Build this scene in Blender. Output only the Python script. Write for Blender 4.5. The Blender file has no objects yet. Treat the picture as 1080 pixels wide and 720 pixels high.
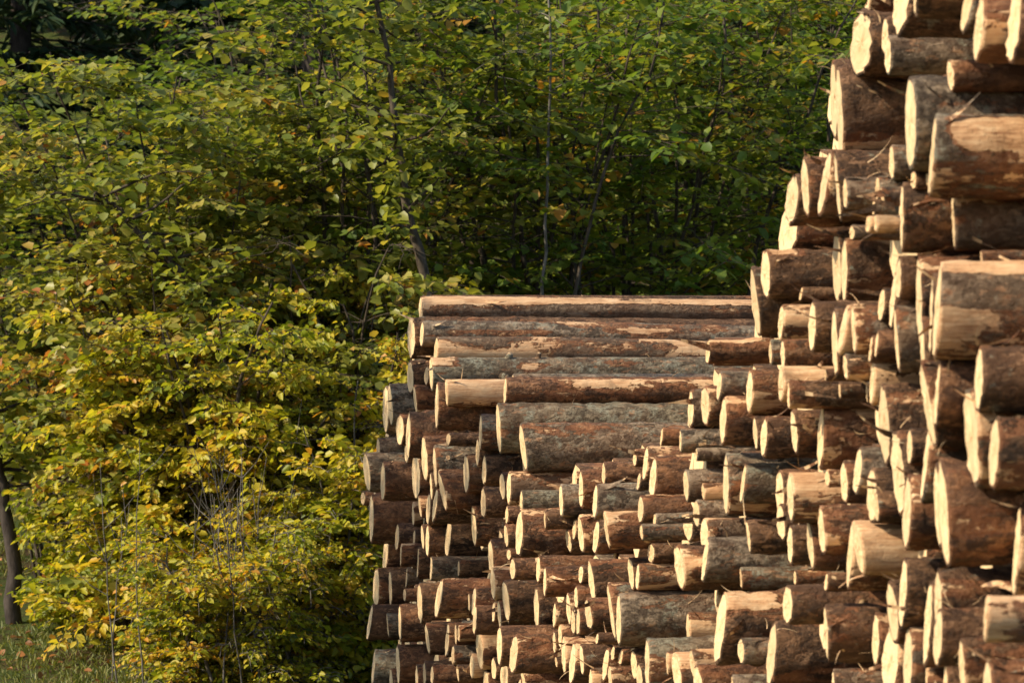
import bpy, math, random
import numpy as np
from math import radians, sin, cos, pi, tan

sc = bpy.context.scene
col = sc.collection
CAM_H = 2.5
FPX = 3600.0                 # focal length in photo pixels (120 mm on 36 mm film, 1080 px wide)
TH = radians(9.5)            # the stack's logs point right and slightly away
CT, ST = cos(TH), sin(TH)

# ------------------------------------------------------------------ helpers
def mesh_obj(name, verts, faces, mats, parent=None, matidx=None, smooth=True, loc=None):
    me = bpy.data.meshes.new(name)
    me.from_pydata(verts if isinstance(verts, list) else verts.tolist(), [], faces)
    for m in (mats if isinstance(mats, list) else [mats]):
        me.materials.append(m)
    if matidx is not None:
        me.polygons.foreach_set('material_index', np.array(matidx, dtype=np.int32))
    if smooth:
        me.polygons.foreach_set('use_smooth', np.ones(len(me.polygons), dtype=bool))
    me.update()
    o = bpy.data.objects.new(name, me)
    col.objects.link(o)
    if parent: o.parent = parent
    if loc is not None: o.location = loc
    return o

def thing(name, label, cat, loc=(0, 0, 0), rot=(0, 0, 0), group=None):
    o = bpy.data.objects.new(name, None)
    o.empty_display_size = .1
    col.objects.link(o)
    o.location = loc; o.rotation_euler = rot
    o['label'] = label; o['category'] = cat
    if group: o['group'] = group
    return o

def tag(o, label=None, cat=None, group=None, kind=None):
    if label: o['label'] = label
    if cat: o['category'] = cat
    if group: o['group'] = group
    if kind: o['kind'] = kind
    return o

def copy_thing(root, loc, rz, scale, label, group):
    r = root.copy(); col.objects.link(r)
    r.location = loc; r.rotation_euler = (0, 0, rz); r.scale = scale
    r['label'] = label; r['group'] = group
    for ch in list(root.children):
        c = ch.copy(); col.objects.link(c); c.parent = r
    return r

class NT:
    def __init__(s, name):
        s.m = bpy.data.materials.new(name); s.m.use_nodes = True
        s.t = s.m.node_tree; s.t.nodes.clear()
    def n(s, typ, **kw):
        nd = s.t.nodes.new('ShaderNode' + typ)
        for k, v in kw.items():
            if k == 'inp':
                for a, b in v.items():
                    if isinstance(b, bpy.types.NodeSocket): s.t.links.new(b, nd.inputs[a])
                    else: nd.inputs[a].default_value = b
            else: setattr(nd, k, v)
        return nd
    def math(s, op, a, b=None, c=None, clamp=False):
        d = {0: a}
        if b is not None: d[1] = b
        if c is not None: d[2] = c
        nd = s.n('Math', operation=op, inp=d); nd.use_clamp = clamp
        return nd.outputs[0]
    def mix(s, f, a, b, blend='MIX'):
        nd = s.n('Mix', data_type='RGBA', blend_type=blend)
        for k, v in ((0, f), (6, a), (7, b)):
            if isinstance(v, bpy.types.NodeSocket): s.t.links.new(v, nd.inputs[k])
            else: nd.inputs[k].default_value = v if k == 0 else (v if len(v) == 4 else (*v, 1))
        return nd.outputs[2]
    def ramp(s, f, stops, interp='LINEAR'):
        nd = s.n('ValToRGB', inp={0: f}); cr = nd.color_ramp; cr.interpolation = interp
        while len(cr.elements) < len(stops): cr.elements.new(.5)
        for e, (p, c) in zip(cr.elements, stops):
            e.position = p; e.color = (*c, 1) if len(c) == 3 else c
        return nd.outputs[0]
    def step(s, f, lo, hi):
        nd = s.n('MapRange', interpolation_type='SMOOTHSTEP', inp={0: f, 1: lo, 2: hi, 3: 0., 4: 1.})
        return nd.outputs[0]
    def noise(s, vec, scale, detail=4, rough=.55, dist=0.):
        return s.n('TexNoise', inp={'Vector': vec, 'Scale': scale, 'Detail': detail, 'Roughness': rough, 'Distortion': dist}).outputs[0]
    def vmul(s, vec, v):
        return s.n('VectorMath', operation='MULTIPLY', inp={0: vec, 1: v}).outputs[0]
    def vadd(s, vec, v):
        return s.n('VectorMath', operation='ADD', inp={0: vec, 1: v}).outputs[0]
    def out(s, sh):
        o = s.n('OutputMaterial'); s.t.links.new(sh, o.inputs[0]); return s.m

# ------------------------------------------------------------------ materials
def bark_mat(name, dark, light, thr, strip, lichen, flake):
    """plated bark that flakes first to red inner bark, then to bare wood; strip = how much the harvester tore off lengthwise"""
    t = NT(name)
    tc = t.n('TexCoord').outputs['Object']
    oi = t.n('ObjectInfo').outputs['Random']
    off = t.n('CombineXYZ', inp={0: t.math('MULTIPLY', oi, 91.), 1: t.math('MULTIPLY', oi, 37.), 2: t.math('MULTIPLY', oi, 53.)}).outputs[0]
    v = t.vadd(tc, off)
    vs = t.vmul(v, (.5, 1, 1))
    n0 = t.noise(vs, 4.5, 3, .5)
    n1 = t.noise(vs, 13, 5, .65)
    n2 = t.noise(vs, 60, 6, .72)
    n3 = t.noise(v, 190, 3, .6)
    warp = t.vadd(vs, t.vmul(t.n('TexNoise', inp={'Vector': v, 'Scale': 30., 'Detail': 4.}).outputs[1], (.09, .09, .09)))
    vor = t.n('TexVoronoi', feature='F1', inp={'Vector': warp, 'Scale': flake, 'Randomness': 1.})
    cell = t.n('SeparateColor', inp={0: vor.outputs['Color']}).outputs[0]
    dst = vor.outputs['Distance']
    f = t.math('ADD', t.math('ADD', t.math('MULTIPLY', n1, .4), t.math('MULTIPLY', n2, .5)), t.math('MULTIPLY', cell, .16))
    base = t.mix(t.step(f, .43, .68), dark, light)
    base = t.mix(t.math('MULTIPLY', t.step(dst, .45, .8), .35), base, [x * .6 for x in dark])
    base = t.mix(t.math('MULTIPLY', t.step(n0, .45, .62), .55), base, t.mix(.55, base, (.17, .075, .035)))
    base = t.mix(t.math('MULTIPLY', oi, .3), base, t.mix(.6, base, (.19, .11, .06)))
    if lichen > 0:
        nl = t.noise(v, 11, 6, .7)
        ml = t.math('MULTIPLY', t.step(nl, .62 - .12 * lichen, .70 - .1 * lichen), t.step(n2, .38, .58))
        base = t.mix(t.math('MULTIPLY', ml, .85), base, t.ramp(n3, [(.3, (.15, .155, .10)), (.7, (.38, .36, .27))]))
    spots = t.math('MULTIPLY', t.step(t.noise(v, 70, 2), .66, .70), .6)
    base = t.mix(spots, base, (.03, .022, .016))
    fl = t.noise(t.vmul(t.vadd(v, (1., 6., 2.)), (.4, 1, 1)), 38, 5, .7)
    flm = t.math('MULTIPLY', t.step(fl, .57, .62), t.step(t.noise(vs, 5, 3), .36, .54))
    base = t.mix(t.math('MULTIPLY', flm, .85), base, t.ramp(n2, [(.35, (.20, .085, .04)), (.6, (.40, .24, .13))]))
    # flaking: one field, its rim is red inner bark, its core bare wood
    fld = t.math('ADD', t.math('MULTIPLY', t.noise(t.vmul(v, (.32, 1, 1)), 5.2, 7, .66, .2), .75), t.math('MULTIPLY', t.noise(t.vadd(t.vmul(v, (.12, 1, 1)), (7.3, 2.1, 4.4)), 8., 4, .6), .25))
    fld = t.math('ADD', fld, t.math('MULTIPLY', t.math('SUBTRACT', cell, .5), .05))
    fld = t.math('ADD', fld, t.math('MULTIPLY', t.math('SUBTRACT', oi, .5), .06))
    fld = t.math('ADD', fld, t.n('Attribute', attribute_name='worn_lit').outputs['Fac'])
    mr = t.step(fld, thr, thr + .018)
    mp = t.step(fld, thr + strip, thr + strip + .02)
    redc = t.ramp(t.noise(vs, 30, 5, .65), [(.3, (.085, .034, .017)), (.52, (.21, .085, .036)), (.72, (.38, .19, .09))])
    base = t.mix(t.math('MULTIPLY', mr, .92), base, redc)
    fib = t.noise(t.vmul(v, (.06, 1, 1)), 120, 4, .65)
    pc = t.ramp(t.math('ADD', t.math('MULTIPLY', fib, .6), t.math('MULTIPLY', n1, .4)), [(.34, (.26, .12, .055)), (.47, (.52, .30, .15)), (.64, (.68, .47, .27))])
    base = t.mix(mp, base, pc)
    nd = t.noise(t.vadd(v, (3., 9., 1.)), 6., 5, .65)
    base = t.mix(t.math('MULTIPLY', t.step(nd, .54, .72), .55), base, (.035, .024, .016))
    h = t.math('ADD', t.math('MULTIPLY', dst, -.5), t.math('ADD', t.math('MULTIPLY', n2, .8), t.math('ADD', t.math('MULTIPLY', n3, .3), t.math('MULTIPLY', n1, .9))))
    h = t.math('ADD', t.math('MULTIPLY', h, t.math('SUBTRACT', 1., t.math('MULTIPLY', mp, .7))), t.math('MULTIPLY', t.math('ADD', mr, mp), -.35))
    bmp = t.n('Bump', inp={'Height': h, 'Strength': 1., 'Distance': .014}).outputs[0]
    bs = t.n('BsdfPrincipled', inp={'Base Color': base, 'Roughness': t.math('ADD', .68, t.math('MULTIPLY', n2, .3)), 'Normal': bmp})
    bs.inputs['Specular IOR Level'].default_value = .25
    return t.out(bs.outputs[0])

BARK = {
 'g': bark_mat('grey_bark', (.055, .041, .028), (.35, .27, .18), .55, .06, .7, 30),
 'b': bark_mat('brown_bark', (.028, .015, .008), (.21, .112, .056), .54, .065, .1, 34),
 'r': bark_mat('red_bark', (.048, .022, .012), (.30, .145, .068), .505, .075, .15, 32),
 'p': bark_mat('peeled_bark', (.09, .055, .032), (.27, .19, .12), .46, .03, .2, 28),
 'm': bark_mat('mossy_bark', (.055, .047, .030), (.32, .27, .175), .565, .055, 1.2, 26),
}

def cut_mat():
    t = NT('sawn_wood')
    tc = t.n('TexCoord').outputs['Object']
    oi = t.n('ObjectInfo').outputs['Random']
    sep = t.n('SeparateXYZ', inp={0: tc})
    y, z = sep.outputs[1], sep.outputs[2]
    rad = t.math('SQRT', t.math('ADD', t.math('POWER', y, 2.), t.math('POWER', z, 2.)))
    v = t.vadd(tc, t.n('CombineXYZ', inp={0: t.math('MULTIPLY', oi, 40.), 1: t.math('MULTIPLY', oi, 17.)}).outputs[0])
    nz = t.noise(v, 14, 3)
    rr = t.math('ADD', rad, t.math('MULTIPLY', nz, .02))
    ring = t.math('SINE', t.math('MULTIPLY', rr, 900.))
    ring2 = t.noise(t.n('CombineXYZ', inp={0: t.math('MULTIPLY', rr, 60.), 1: oi}).outputs[0], 4., 2)
    saw = t.noise(t.vmul(v, (1, 60, 6)), 3., 3)
    c = t.ramp(ring2, [(.32, (.68, .46, .23)), (.5, (.79, .575, .315)), (.7, (.83, .64, .39))])
    c = t.mix(t.math('MULTIPLY', t.step(ring, .2, 1.), .4), c, (.55, .36, .17))
    c = t.mix(t.math('MULTIPLY', t.step(t.noise(v, 9, 4), .52, .72), .35), c, (.66, .40, .18))
    c = t.mix(t.math('MULTIPLY', t.step(saw, .5, .7), .3), c, (.50, .34, .18))
    c = t.mix(t.math('MULTIPLY', t.step(t.noise(t.vadd(v, (5, 5, 5)), 7, 5, .65), .58, .7), .45), c, (.33, .22, .12))
    c = t.mix(t.math('MULTIPLY', t.math('POWER', oi, 2.2), .5), c, (.44, .31, .17))
    angl = t.math('ARCTAN2', z, y)
    chk = t.noise(t.n('CombineXYZ', inp={0: t.math('MULTIPLY', angl, 5.), 1: t.math('MULTIPLY', rad, 3.), 2: t.math('MULTIPLY', oi, 70.)}).outputs[0], 2.2, 2)
    chk = t.math('MULTIPLY', t.step(t.math('ABSOLUTE', t.math('SUBTRACT', chk, .5)), .022, .006), t.step(t.noise(v, 11, 2), .5, .56))
    c = t.mix(t.math('MULTIPLY', chk, .7), c, (.16, .09, .045))
    c = t.mix(t.math('MULTIPLY', t.step(t.math('ADD', rad, t.math('MULTIPLY', nz, .03)), .062, .045), .28), c, (.50, .27, .12))
    h = t.math('ADD', saw, t.math('MULTIPLY', ring, .2))
    bmp = t.n('Bump', inp={'Height': h, 'Strength': .5, 'Distance': .003}).outputs[0]
    bs = t.n('BsdfPrincipled', inp={'Base Color': c, 'Roughness': .75, 'Normal': bmp})
    bs.inputs['Specular IOR Level'].default_value = .2
    return t.out(bs.outputs[0])
CUT = cut_mat()

def fibre_mat():
    t = NT('torn_fibre')
    tc = t.n('TexCoord').outputs['Object']
    c = t.ramp(t.noise(tc, 40, 3), [(.35, (.16, .08, .04)), (.5, (.46, .29, .14)), (.7, (.64, .48, .28))])
    bs = t.n('BsdfPrincipled', inp={'Base Color': c, 'Roughness': .8})
    return t.out(bs.outputs[0])
FIBRE = fibre_mat()

def leaf_mat(name, stops, trans=.4, rough=.45, spec=.35):
    t = NT(name)
    a = t.n('Attribute', attribute_name='tint').outputs['Fac']
    tc = t.n('TexCoord').outputs['Object']
    c = t.ramp(a, stops)
    c = t.mix(t.math('MULTIPLY', t.step(t.noise(tc, 28, 3), .5, .75), .3), c, t.mix(.5, c, (.16, .09, .02)))
    bs = t.n('BsdfPrincipled', inp={'Base Color': c, 'Roughness': rough})
    bs.inputs['Specular IOR Level'].default_value = spec
    tr = t.n('BsdfTranslucent', inp={'Color': t.mix(1., c, (1.25, 1.2, .5), 'MULTIPLY')})
    mx = t.n('MixShader', inp={0: trans, 1: bs.outputs[0], 2: tr.outputs[0]})
    return t.out(mx.outputs[0])

HAZEL = leaf_mat('hazel_leaf', [(0, (.065, .105, .018)), (.3, (.18, .225, .04)), (.55, (.32, .325, .065)), (.75, (.46, .38, .09)), (.9, (.46, .27, .05)), (1, (.42, .16, .04))], trans=.5, rough=.42, spec=.5)
SHADE = leaf_mat('shaded_leaf', [(0, (.07, .13, .022)), (.35, (.15, .225, .036)), (.65, (.26, .29, .05)), (.85, (.38, .31, .05)), (1, (.48, .23, .04))], trans=.5)  # hazel leaf in darker green: shade of the middle put into the colour
GOLD = leaf_mat('golden_leaf', [(0, (.08, .12, .014)), (.3, (.27, .31, .022)), (.55, (.50, .46, .045)), (.8, (.66, .50, .06)), (1, (.60, .30, .04))], trans=.5)
NEEDLE = leaf_mat('spruce_needles', [(0, (.012, .028, .010)), (.6, (.026, .05, .018)), (1, (.05, .075, .025))], trans=.1, rough=.6, spec=.2)

def stem_mat(name, a, b, sc_=30):
    t = NT(name)
    tc = t.n('TexCoord').outputs['Object']
    c = t.ramp(t.noise(t.vmul(tc, (1, 1, .3)), sc_, 5, .65), [(.35, a), (.65, b)])
    h = t.noise(t.vmul(tc, (1, 1, .3)), sc_ * 2, 4)
    bmp = t.n('Bump', inp={'Height': h, 'Strength': .5, 'Distance': .01}).outputs[0]
    bs = t.n('BsdfPrincipled', inp={'Base Color': c, 'Roughness': .85, 'Normal': bmp})
    bs.inputs['Specular IOR Level'].default_value = .2
    return t.out(bs.outputs[0])
STEM = stem_mat('dark_stem', (.03, .022, .015), (.10, .078, .056))
PALE = stem_mat('pale_stem', (.07, .062, .05), (.19, .17, .145))
TRUNK = stem_mat('spruce_trunk', (.02, .015, .012), (.07, .055, .045), 20)

def ground_mat():
    t = NT('forest_floor')
    tc = t.n('TexCoord').outputs['Object']
    n1 = t.noise(tc, .5, 5, .6); n2 = t.noise(tc, 6, 6, .7); n3 = t.noise(tc, 40, 4, .7)
    gr = t.ramp(n3, [(.3, (.03, .045, .01)), (.6, (.065, .085, .02)), (.8, (.12, .11, .035))])
    br = t.ramp(n3, [(.3, (.03, .018, .01)), (.55, (.07, .042, .022)), (.75, (.15, .08, .035))])
    m = t.step(t.math('ADD', t.math('MULTIPLY', n1, .6), t.math('MULTIPLY', n2, .4)), .46, .58)
    c = t.mix(m, gr, br)
    bmp = t.n('Bump', inp={'Height': t.math('ADD', n2, t.math('MULTIPLY', n3, .4)), 'Strength': .8, 'Distance': .06}).outputs[0]
    bs = t.n('BsdfPrincipled', inp={'Base Color': c, 'Roughness': .95, 'Normal': bmp})
    bs.inputs['Specular IOR Level'].default_value = .1
    return t.out(bs.outputs[0])

# ------------------------------------------------------------------ ground: one sheet, level under the stack, rising into a wooded bank
def gz(x, y):
    y = np.asarray(y, float); x = np.asarray(x, float)
    k = np.clip((y - 25.) / 10., 0, 1); base = .9 * k * k * (3 - 2 * k)
    d = np.maximum(y - 35. + .10 * x, 0)
    hill = 0.62 * d - 1.2 * (1 - np.exp(-d * .5)) 
    hill = np.where(hill > 0, hill, 0)
    hill = 30 * (1 - np.exp(-hill / 30))
    bump = .06 * np.sin(x * 1.3 + y * .7) + .05 * np.sin(x * .6 - y * 1.1 + 2)
    return base + hill + bump * np.clip((y - 24) / 4, 0, 1)

def grid(xs, ys):
    X, Y = np.meshgrid(xs, ys); Z = gz(X, Y)
    v = np.stack([X.ravel(), Y.ravel(), Z.ravel()], 1)
    nx, ny = len(xs), len(ys)
    f = [(j * nx + i, j * nx + i + 1, (j + 1) * nx + i + 1, (j + 1) * nx + i) for j in range(ny - 1) for i in range(nx - 1)]
    return v, f
xs = np.concatenate([np.linspace(-400, -30, 12), np.linspace(-24, 24, 81), np.linspace(30, 400, 12)])
ys = np.concatenate([np.linspace(-300, 18, 12), np.linspace(20, 60, 81), np.linspace(66, 400, 20)])
v, f = grid(xs, ys)
GROUND = ground_mat()
tag(mesh_obj('ground', v, f, GROUND), kind='structure')

# ------------------------------------------------------------------ logs
LOGS = [
(909,47.0,70.0,30,'b',11.063,0.1075,10.724,0.9619,2.944),
(917,-9.5,51.0,4,'b',11.203,0.0794,10.856,1.1499,3.006),
(953,-8.5,93.0,24,'b',10.470,0.1352,10.128,1.0717,2.913),
(966,-20.0,80.0,5,'b',9.715,0.1075,9.392,1.0255,2.737),
(937,58.5,43.0,9,'g',10.788,0.0644,10.444,0.9035,2.954),
(934,38.5,43.0,9,'b',10.899,0.0650,10.552,0.9733,2.975),
(1021,3.0,66.0,14,'g',9.556,0.0869,9.214,0.9477,2.837),
(1033,30.0,76.0,13,'r',9.393,0.0984,9.052,0.8610,2.819),
(1071,20.0,100.0,17,'r',9.176,0.1272,8.827,0.8667,2.849),
(1003,79.5,33.0,10,'r',9.826,0.0450,9.483,0.7656,2.868),
(886,120.0,104.0,9,'b',11.251,0.1600,10.918,0.7502,2.924),
(880,105.0,82.0,10,'b',11.540,0.1313,11.202,0.8174,2.980),
(961,129.5,99.0,16,'g',9.937,0.1362,9.609,0.6363,2.786),
(984,163.5,89.0,7,'g',9.707,0.1199,9.377,0.5299,2.783),
(836,210.5,55.0,17,'b',11.513,0.0878,11.199,0.4781,2.834),
(834,241.5,53.0,19,'b',12.068,0.0888,11.740,0.3972,2.964),
(850,197.0,62.0,11,'r',11.334,0.0972,11.018,0.5132,2.833),
(870,193.5,71.0,11,'r',11.113,0.1083,10.792,0.5139,2.839),
(884,197.0,74.0,6,'b',10.897,0.1106,10.575,0.4934,2.825),
(892,204.0,34.0,7,'g',10.739,0.0503,10.418,0.4654,2.808),
(926,199.0,26.0,7,'g',10.656,0.0383,10.322,0.4766,2.886),
(931,207.0,20.0,5,'g',10.279,0.0286,9.954,0.4369,2.798),
(922,218.5,19.0,4,'g',10.690,0.0281,10.356,0.4200,2.883),
(941,171.5,37.0,8,'g',10.615,0.0544,10.274,0.5559,2.918),
(952,228.5,85.0,6,'b',10.080,0.1079,9.751,0.3682,2.801),
(916,237.0,18.0,9,'p',10.249,0.0256,9.932,0.3502,2.747),
(924,236.0,18.0,5,'p',10.202,0.0254,9.882,0.3514,2.757),
(899,245.5,17.0,7,'p',10.515,0.0248,10.198,0.3344,2.770),
(964,190.0,20.0,10,'r',9.996,0.0277,9.665,0.4721,2.811),
(979,189.0,14.0,5,'r',9.955,0.0194,9.618,0.4729,2.840),
(1006,228.0,80.0,5,'p',9.906,0.1017,9.559,0.3632,2.900),
(808,289.0,52.0,13,'b',11.953,0.0857,11.642,0.2358,2.850),
(797,318.5,73.0,9,'b',12.136,0.1228,11.826,0.1399,2.857),
(845,310.0,16.0,4,'b',11.886,0.0264,11.556,0.1650,2.955),
(883,282.0,76.0,12,'b',11.555,0.1219,11.215,0.2504,2.993),
(891,284.5,73.0,9,'b',11.316,0.1147,10.979,0.2373,2.956),
(948,293.5,45.0,9,'b',10.170,0.0635,9.840,0.1879,2.815),
(942,316.4,63.0,7,'b',10.319,0.0881,9.987,0.1249,2.840),
(930,321.5,35.0,9,'b',10.454,0.0505,10.124,0.1119,2.843),
(824,340.0,40.0,7,'p',11.821,0.0657,11.505,0.0657,2.871),
(857,343.5,55.0,11,'b',11.044,0.0841,10.732,0.0506,2.782),
(881,361.0,72.0,9,'b',10.869,0.1061,10.550,-0.0030,2.809),
(889,348.4,53.0,8,'b',10.691,0.0771,10.373,0.0344,2.787),
(901,348.0,52.0,6,'g',10.541,0.0753,10.222,0.0351,2.782),
(919,368.0,30.0,4,'r',10.444,0.0434,10.119,-0.0232,2.808),
(925,363.5,29.0,4,'r',10.361,0.0417,10.036,-0.0101,2.803),
(946,358.6,71.0,6,'g',10.182,0.0963,9.852,0.0039,2.813),
(970,317.9,100.0,10,'b',9.995,0.1300,9.660,0.1170,2.827),
(989,327.5,111.0,8,'p',9.378,0.1415,9.056,0.0846,2.701),
(983,332.5,85.0,5,'b',9.638,0.1125,9.310,0.0737,2.760),
(974,376.1,82.0,7,'b',9.822,0.1062,9.492,-0.0439,2.789),
(1036,272.0,16.0,3,'r',9.470,0.0210,9.125,0.2316,2.850),
(1033,400.0,72.0,12,'b',9.074,0.0900,8.744,-0.1007,2.723),
(1026,460.5,109.0,20,'g',9.232,0.1324,8.900,-0.2577,2.753),
(1049,477.0,80.0,14,'b',9.006,0.0994,8.673,-0.2927,2.742),
(989,416.0,72.0,6,'r',9.418,0.0930,9.095,-0.1466,2.713),
(979,427.5,95.0,12,'b',9.635,0.1244,9.309,-0.1807,2.749),
(977,485.9,92.0,7,'g',9.820,0.1184,9.489,-0.3434,2.797),
(933,448.4,97.0,15,'b',10.420,0.1301,10.089,-0.2559,2.842),
(948,497.0,100.0,18,'b',10.199,0.1318,9.868,-0.3881,2.823),
(957,540.6,87.0,12,'r',9.983,0.1138,9.655,-0.5009,2.788),
(960,471.0,38.0,8,'b',10.033,0.0529,9.702,-0.3093,2.810),
(892,386.5,29.0,6,'p',10.653,0.0426,10.335,-0.0785,2.786),
(920,403.5,47.0,6,'p',10.566,0.0680,10.237,-0.1276,2.844),
(886,412.0,18.0,3,'b',11.175,0.0279,10.844,-0.1614,2.904),
(905,496.5,53.0,10,'g',10.617,0.0781,10.293,-0.4025,2.814),
(891,509.0,44.0,10,'b',10.989,0.0671,10.661,-0.4548,2.870),
(915,413.5,23.0,3,'p',11.125,0.0355,10.781,-0.1653,2.979),
(920,521.6,63.0,14,'b',10.466,0.0899,10.140,-0.4697,2.817),
(925,534.5,33.0,7,'b',10.331,0.0472,10.007,-0.5008,2.795),
(897,586.0,72.0,7,'p',10.676,0.1059,10.355,-0.6702,2.806),
(906,580.0,54.0,11,'p',10.492,0.0787,10.172,-0.6412,2.784),
(990,534.5,91.0,12,'b',9.623,0.1164,9.293,-0.4666,2.775),
(996,542.6,107.0,14,'r',9.373,0.1325,9.049,-0.4753,2.718),
(1073,578.5,99.0,7,'b',9.153,0.1256,8.804,-0.5555,2.847),
(953,624.4,75.0,11,'b',10.125,0.1027,9.795,-0.7438,2.817),
(942,645.5,69.0,16,'b',10.307,0.0954,9.975,-0.8172,2.836),
(940,697.6,85.0,22,'b',10.448,0.1198,10.113,-0.9798,2.869),
(924,674.0,58.0,10,'r',10.644,0.0852,10.311,-0.9284,2.877),
(958,698.0,74.0,13,'g',10.100,0.1036,9.768,-0.9483,2.824),
(979,656.5,93.0,10,'b',9.917,0.1246,9.582,-0.8168,2.830),
(990,637.0,78.0,11,'b',9.698,0.1045,9.365,-0.7462,2.796),
(990,671.5,63.0,12,'b',9.522,0.0828,9.195,-0.8239,2.745),
(1040,652.0,48.0,5,'g',8.684,0.0579,8.366,-0.7044,2.623),
(1015,702.5,65.0,9,'b',9.377,0.0842,9.044,-0.8921,2.768),
(998,719.0,42.0,6,'b',9.849,0.0572,9.507,-0.9823,2.861),
(1042,727.0,66.0,12,'g',9.017,0.0827,8.686,-0.9192,2.728),
(978,724.5,41.0,4,'b',9.956,0.0567,9.619,-1.0080,2.838),
(879,725.0,40.0,4,'g',11.378,0.0632,11.045,-1.1536,2.935),
(747,371.0,26.0,6,'r',13.253,0.0479,12.946,-0.0405,2.939),
(759,406.9,34.0,6,'g',12.453,0.0580,12.157,-0.1622,2.802),
(813,371.5,27.0,4,'g',12.086,0.0453,11.769,-0.0386,2.899),
(826,373.5,33.0,6,'b',11.638,0.0533,11.326,-0.0436,2.833),
(824,404.5,39.0,7,'p',11.574,0.0627,11.265,-0.1431,2.811),
(791,412.5,47.0,9,'r',12.259,0.0797,11.950,-0.1787,2.866),
(744,427.5,41.0,12,'b',12.550,0.0709,12.260,-0.2355,2.773),
(729,431.0,40.0,8,'g',13.246,0.0734,12.950,-0.2611,2.872),
(832,416.5,29.0,4,'b',11.473,0.0462,11.162,-0.1800,2.812),
(871,395.0,14.0,3,'r',10.939,0.0212,10.623,-0.1065,2.798),
(763,443.6,53.0,9,'r',12.376,0.0898,12.079,-0.2873,2.799),
(797,457.5,35.0,6,'b',12.192,0.0592,11.881,-0.3302,2.871),
(806,461.0,42.0,9,'b',12.066,0.0702,11.753,-0.3385,2.871),
(838,455.0,48.0,9,'r',11.743,0.0782,11.421,-0.3099,2.897),
(866,459.5,69.0,9,'b',11.565,0.1105,11.233,-0.3197,2.942),
(718,465.0,26.0,3,'g',13.154,0.0473,12.866,-0.3837,2.813),
(735,479.0,14.0,3,'g',13.111,0.0255,12.813,-0.4334,2.864),
(724,511.5,37.0,7,'g',13.140,0.0674,12.849,-0.5529,2.831),
(766,511.5,69.0,8,'g',12.617,0.1198,12.313,-0.5310,2.864),
(784,509.5,45.0,5,'m',12.428,0.0772,12.118,-0.5161,2.882),
(823,521.5,53.0,12,'r',11.982,0.0878,11.663,-0.5374,2.907),
(824,550.5,41.0,11,'b',11.854,0.0669,11.537,-0.6271,2.879),
(834,524.5,53.0,9,'p',11.544,0.0847,11.230,-0.5274,2.835),
(873,504.0,18.0,8,'r',11.076,0.0277,10.755,-0.4430,2.839),
(742,518.0,18.0,4,'p',13.051,0.0326,12.751,-0.5728,2.876),
(735,541.5,29.0,9,'g',13.036,0.0525,12.741,-0.6573,2.848),
(726,556.5,29.0,12,'b',13.206,0.0532,12.912,-0.7208,2.853),
(743,562.5,35.0,10,'p',12.725,0.0618,12.432,-0.7157,2.808),
(744,590.0,50.0,6,'g',12.467,0.0854,12.179,-0.7964,2.754),
(790,565.6,35.0,5,'b',11.949,0.0578,11.648,-0.6822,2.790),
(834,574.0,42.0,8,'b',11.743,0.0678,11.424,-0.6982,2.884),
(855,574.5,53.0,9,'b',11.600,0.0847,11.273,-0.6912,2.916),
(867,559.0,54.0,9,'b',10.837,0.0810,10.526,-0.5990,2.760),
(717,598.0,50.0,13,'b',12.620,0.0862,12.344,-0.8343,2.695),
(782,609.5,25.0,3,'m',12.375,0.0428,12.068,-0.8577,2.863),
(839,609.0,16.0,4,'g',12.337,0.0274,11.999,-0.8533,3.047),
(872,613.5,21.0,4,'b',10.771,0.0314,10.459,-0.7585,2.757),
(831,637.5,43.0,13,'b',10.924,0.0652,10.628,-0.8420,2.674),
(814,689.5,71.0,11,'b',11.961,0.1176,11.646,-1.0947,2.872),
(872,666.5,63.0,6,'b',10.802,0.0941,10.489,-0.9197,2.765),
(760,661.5,75.0,13,'b',12.263,0.1277,11.971,-1.0270,2.763),
(782,686.0,28.0,8,'g',12.111,0.0471,11.811,-1.0968,2.802),
(726,663.0,36.0,5,'p',13.662,0.0683,13.358,-1.1499,2.951),
(714,709.0,42.0,12,'p',12.979,0.0754,12.697,-1.2583,2.761),
(731,699.5,31.0,7,'p',12.864,0.0553,12.575,-1.2132,2.796),
(737,723.0,44.0,13,'r',12.754,0.0779,12.464,-1.2860,2.793),
(773,724.5,27.0,3,'g',12.044,0.0451,11.750,-1.2195,2.757),
(704,699.0,26.0,3,'g',13.095,0.0472,12.817,-1.2331,2.750),
(757,627.5,25.0,3,'r',12.713,0.0440,12.412,-0.9448,2.854),
(444,326.0,28.0,5,'p',20.632,0.0802,20.440,0.1949,2.863),
(445,352.5,27.0,5,'g',20.319,0.0759,20.128,0.0425,2.825),
(434,356.0,44.0,10,'b',20.510,0.1251,20.328,0.0228,2.789),
(460,369.5,29.0,5,'p',20.208,0.0811,20.005,-0.0535,2.892),
(455,394.0,36.0,5,'m',20.033,0.1002,19.836,-0.1892,2.840),
(433,398.0,38.0,8,'b',21.088,0.1108,20.903,-0.2224,2.862),
(450,396.0,20.0,6,'b',20.910,0.0581,20.710,-0.2091,2.936),
(461,427.5,51.0,5,'r',19.358,0.1371,19.163,-0.3630,2.776),
(471,414.0,28.0,3,'p',19.167,0.0745,18.965,-0.2875,2.801),
(533,412.0,30.0,4,'r',17.966,0.0749,17.725,-0.2595,2.931),
(407,431.0,52.0,8,'g',22.577,0.1631,22.405,-0.4453,2.904),
(412,427.0,46.0,6,'g',21.244,0.1354,21.077,-0.3955,2.761),
(438,421.0,32.0,4,'r',20.938,0.0928,20.748,-0.3549,2.871),
(422,453.0,34.0,10,'r',20.629,0.0974,20.457,-0.5329,2.738),
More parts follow.
